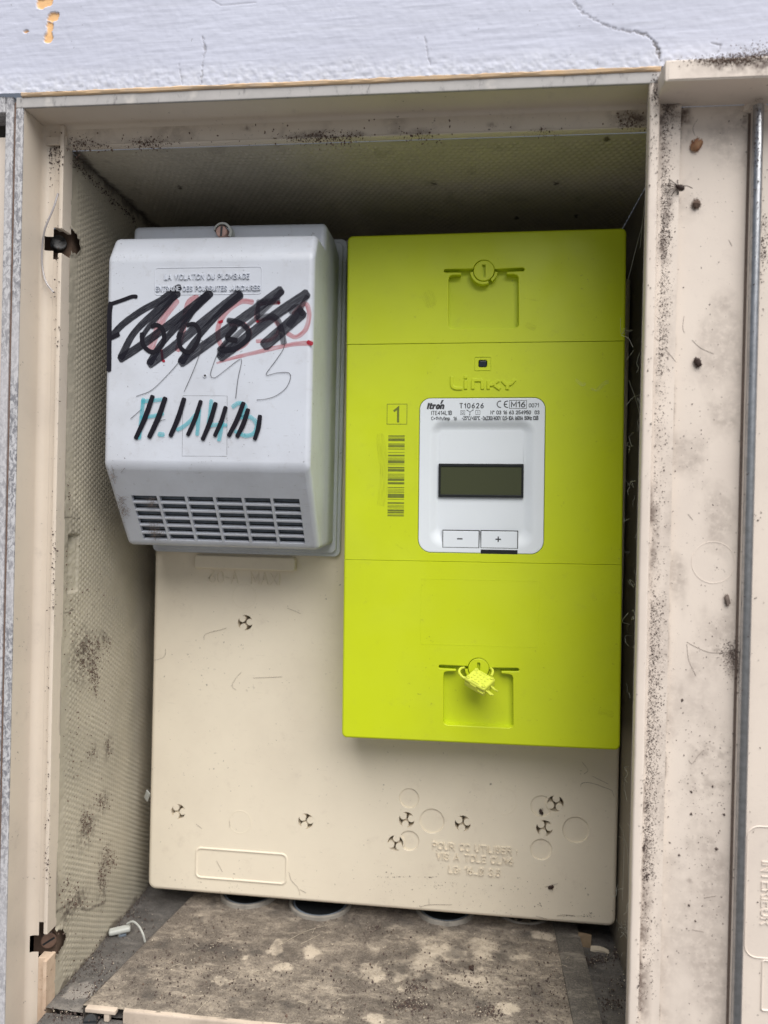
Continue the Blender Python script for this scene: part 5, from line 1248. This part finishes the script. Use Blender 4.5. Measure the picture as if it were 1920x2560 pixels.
stuff('soil_on_flange', crumbs(pts, .00012, .00055), 'soil_brown')
# floor litter
pts = [Vector((U(-.243, -.14), U(.4065, .4185), ZC-.3060)) for _ in range(260)]; pale = []; brown = []
for (px, py, sx, sy, n) in ((1024, 2512, 26, 9, 420), (1224, 2530, 18, 9, 260), (1042, 2466, 18, 9, 150), (700, 2460, 200, 50, 700), (1150, 2470, 180, 50, 800), (500, 2350, 60, 50, 400), (930, 2320, 200, 20, 200), (420, 2440, 90, 50, 360), (1400, 2480, 40, 50, 300), (940, 2320, 10, 5, 60), (535, 2362, 10, 5, 50), (1200, 2400, 140, 30, 150)):
    for _ in range(n):
        q = at_z(px+G(0, sx), py+G(0, sy), BZ+.0004)
        if -.212 < q.x < .085 and .419 < q.y < .58: (pts if random.random() < .72 else pale if random.random() < .6 else brown).append(q+Vector((0, 0, random.random()*.0006)))
for k, (px, py, sx, sy, n) in enumerate(((1477, 2405, 18, 8, 200), (1505, 2399, 12, 6, 120), (1552, 2382, 14, 12, 200), (1529, 2512, 14, 10, 160), (1540, 2440, 36, 60, 300), (330, 2290, 26, 26, 200), (250, 2420, 30, 30, 260), (230, 2480, 26, 8, 120), (170, 2540, 40, 10, 200), (320, 2400, 50, 50, 160), (190, 2470, 10, 12, 30))):
    for _ in range(n):
        q = at_z(px+G(0, sx), py+G(0, sy), FZ+.0008)
        if LX < q.x < RX and .412 < q.y < .58: (pts if random.random() < .8 else pale).append(q+Vector((0, 0, random.random()*.0012*(k < 4))))
dust_d, dust_p = [], []
for _ in range(16000):
    q = at_z(U(150, 1560), U(2240, 2560), BZ+.0004)
    if -.212 < q.x < .085 and .419 < q.y < .575 and fbm(np.array([q.x*70]), np.array([q.y*70]), 3, 17)[0] > U(.30, .62): (dust_d if random.random() < .62 else dust_p).append(q)
for _ in range(2600):
    q = at_z(U(150, 1580), U(2240, 2560), FZ+.0008)
    if LX < q.x < RX and .42 < q.y < .575 and not -.215 < q.x < .086: (dust_d if random.random() < .75 else dust_p).append(q)
stuff('dark_grit', crumbs(dust_d, .00010, .00036), 'soil'); stuff('pale_grit', crumbs(dust_p, .00008, .00030), 'grit')
stuff('dark_floor_litter', crumbs(pts, .0002, .0009), 'soil')
stuff('pale_floor_litter', crumbs(pale, .00015, .0006), 'chaff')
stuff('brown_floor_litter', crumbs(brown, .0002, .0009), 'soil_brown')
def floor_fibre(n, rx, ry, Lm):
    out = []
    for _ in range(n):
        q = at_z(U(*rx), U(*ry), BZ+.0008)
        if not (-.21 < q.x < .084 and .419 < q.y < .56): continue
        a = U(0, 6.28); l = U(.4, 1)*Lm; out.append(wobble(q, q+Vector((math.cos(a)*l, math.sin(a)*l, random.random()*.001)), 3, .16))
    return out
fl_ = floor_fibre(34, (420, 1450), (2330, 2550), .006)
fl_ += [[at_z(x, y, BZ+.001) for x, y in L] for L in (((487, 2534), (505, 2515), (522, 2500), (524, 2494)), ((466, 2514), (472, 2503), (469, 2494)), ((700, 2362), (760, 2330), (820, 2312)), ((752, 2360), (800, 2336)))]
stuff('pale_fibres_on_board', hairs(fl_, .00010), 'chaff')
stuff('dark_fibres_on_board', hairs(floor_fibre(60, (420, 1450), (2320, 2550), .005)+[[at_z(x, y, BZ+.001) for x, y in L] for L in (((955, 2300), (948, 2318), (930, 2330), (912, 2352), (910, 2375)),)], .00016), 'hair')
# specks, fibres and fluff on the panel and the fuse box
pts = clusterY(PY, [(960, 2230, 330, 40, 150), (450, 2230, 60, 30, 60), (560, 2225, 120, 14, 50), (1000, 2215, 60, 20, 60), (1180, 2240, 120, 24, 70), (1350, 2250, 80, 30, 70), (420, 1950, 20, 200, 30), (560, 1700, 100, 160, 30), (990, 2192, 30, 1.2, 40), (1075, 2193, 9, 1, 30), (1440, 2290, 22, 1.5, 60), (1480, 2289, 8, 5, 30), (1090, 2215, 5, 4, 20), (1135, 2209, 6, 3, 20), (1350, 2262, 4, 3, 16), (568, 1446, 5, 1, 14)])
pts = [p for p in pts if -.228 < p.x < .108 and p.z-ZC > -.2855]
stuff('specks_on_panel', crumbs(pts, .00008, .00042), 'soil')
def ph(L, Y): return [at(x, y, Y-.0003) for x, y in L]
hl = [ph(L, PY) for L in (((722, 2180), (728, 2200), (745, 2220), (750, 2238)), ((750, 2224), (765, 2232)), ((1452, 1967), (1455, 1958), (1480, 1958), (1530, 1976)), ((1530, 1976), (1536, 1992)), ((1130, 2262), (1073, 2262), (1049, 2268)), ((1072, 2247), (1073, 2264)), ((541, 2152), (556, 2180)), ((490, 2060), (505, 2072)), ((573, 2052), (575, 2068)), ((590, 1725), (580, 1715), (590, 1695), (604, 1680)), ((633, 1695), (706, 1692)), ((510, 1600), (513, 1586), (550, 1575), (566, 1570)), ((383, 1652), (410, 1642), (414, 1622)), ((1455, 1905), (1470, 1925), (1460, 1935)), ((1480, 1940), (1520, 1960)), ((718, 1520), (752, 1534)), ((1362, 2218), (1395, 2209)), ((1340, 2290), (1368, 2298)), ((1392, 2290), (1412, 2287), (1435, 2289)))]
stuff('fibres_on_panel', hairs(hl, .00009), 'hair')
pts = clusterY(FY, [(300, 650, 14, 14, 26), (560, 625, 60, 16, 40), (500, 900, 160, 160, 60), (600, 1120, 120, 30, 26), (700, 660, 60, 20, 20), (290, 1170, 14, 6, 10)])
pts = [p for p in pts if -.224 < p.x < -.097]
stuff('specks_on_fuse_box', crumbs(pts, .00006, .0003), 'soil')
fluff = []; inv = Matrix.Translation(fb.location)
def slant_w(x, y): return fb.location+on_slant(x, y)
for (px, py, s, n) in ((312, 1278, 9, 40), (306, 1252, 6, 24), (379, 1257, 8, 24), (386, 1322, 9, 34), (396, 1330, 7, 20), (285, 1190, 5, 14)):
    for _ in range(n):
        p = slant_w(px+G(0, s*.7), py+G(0, s))+Vector((0, -.0006-random.random()*.0012, 0)); fluff.append(wobble(p, p+Vector((U(-1, 1), U(-.3, .3), U(-1, 1)))*.0032, 3, .6))
fluff += [[slant_w(x, y)+Vector((0, -.0004, 0)) for x, y in L] for L in (((279, 1163), (284, 1178), (283, 1195), (289, 1210)), ((312, 1170), (303, 1182)))]
stuff('fluff_on_vent', hairs(fluff, .00007), 'hair')
stuff('specks_on_meter', crumbs([p for p in clusterY(MY, [(1200, 800, 200, 140, 14), (1200, 1500, 180, 160, 14), (1500, 1770, 20, 10, 6)])], .00006, .0002), 'lime_dark')
# cobwebs
web = []
for _ in range(46):
    x, y = U(1558, 1602), U(640, 2350); Y0, Y1 = U(.455, .52), U(.44, .52); a = at(x, y, Y0); b = at(min(1612, x+U(-18, 30)), y+U(-46, 46), Y1); web.append(wobble(a, b, 5, .12))
for L in (((1565, 1014), (1584, 993), (1608, 984)), ((1566, 900), (1584, 876)), ((1572, 950), (1590, 1000), (1600, 1040)), ((1606, 560), (1585, 640), (1570, 700)), ((1612, 500), (1600, 620)), ((1580, 430), (1616, 432)), ((1545, 2090), (1566, 2110), (1572, 2200)), ((1540, 2300), (1565, 2330), (1575, 2350)), ((1548, 2060), (1560, 2100), (1556, 2250)), ((1490, 420), (1560, 424), (1618, 430)), ((1500, 405), (1560, 412))):
    web.append([at(x, y, .462+.02*k/len(L)) for k, (x, y) in enumerate(L)])
for _ in range(26):
    x, y = U(1538, 1590), U(2200, 2345); a = at(x, y, U(.45, .54)); web.append(wobble(a, a+Vector((U(-.004, .006), U(-.01, .01), U(-.010, .010))), 4, .2))
stuff('cobweb', hairs(web, .00010), 'web')
knots = [p for L in web for p in L if random.random() < .30]
stuff('cobweb_dust', crumbs(knots, .0001, .00038), 'chaff')
hl = [ph(L, DY) for L in (((1630, 738), (1618, 770), (1632, 800), (1630, 830), (1645, 850), (1664, 847)), ((1663, 873), (1678, 890), (1690, 905)), ((1600, 2296), (1622, 2294)))]
hl += [ph(L, PD) for L in (((1730, 850), (1752, 870), (1785, 885)), ((1717, 1605), (1745, 1620), (1780, 1632), (1835, 1630)), ((1717, 1610), (1722, 1650), (1740, 1690)), ((1710, 790), (1707, 820), (1712, 832)), ((1822, 600), (1830, 615)), ((1732, 1300), (1720, 1285)), ((1722, 1900), (1730, 1910), (1745, 1890), (1760, 1875)), ((1760, 2245), (1790, 2240)), ((1730, 2325), (1760, 2330)), ((1738, 340), (1732, 320), (1744, 298)))]
stuff('fibres_on_door', hairs(hl, .00009), 'hair')
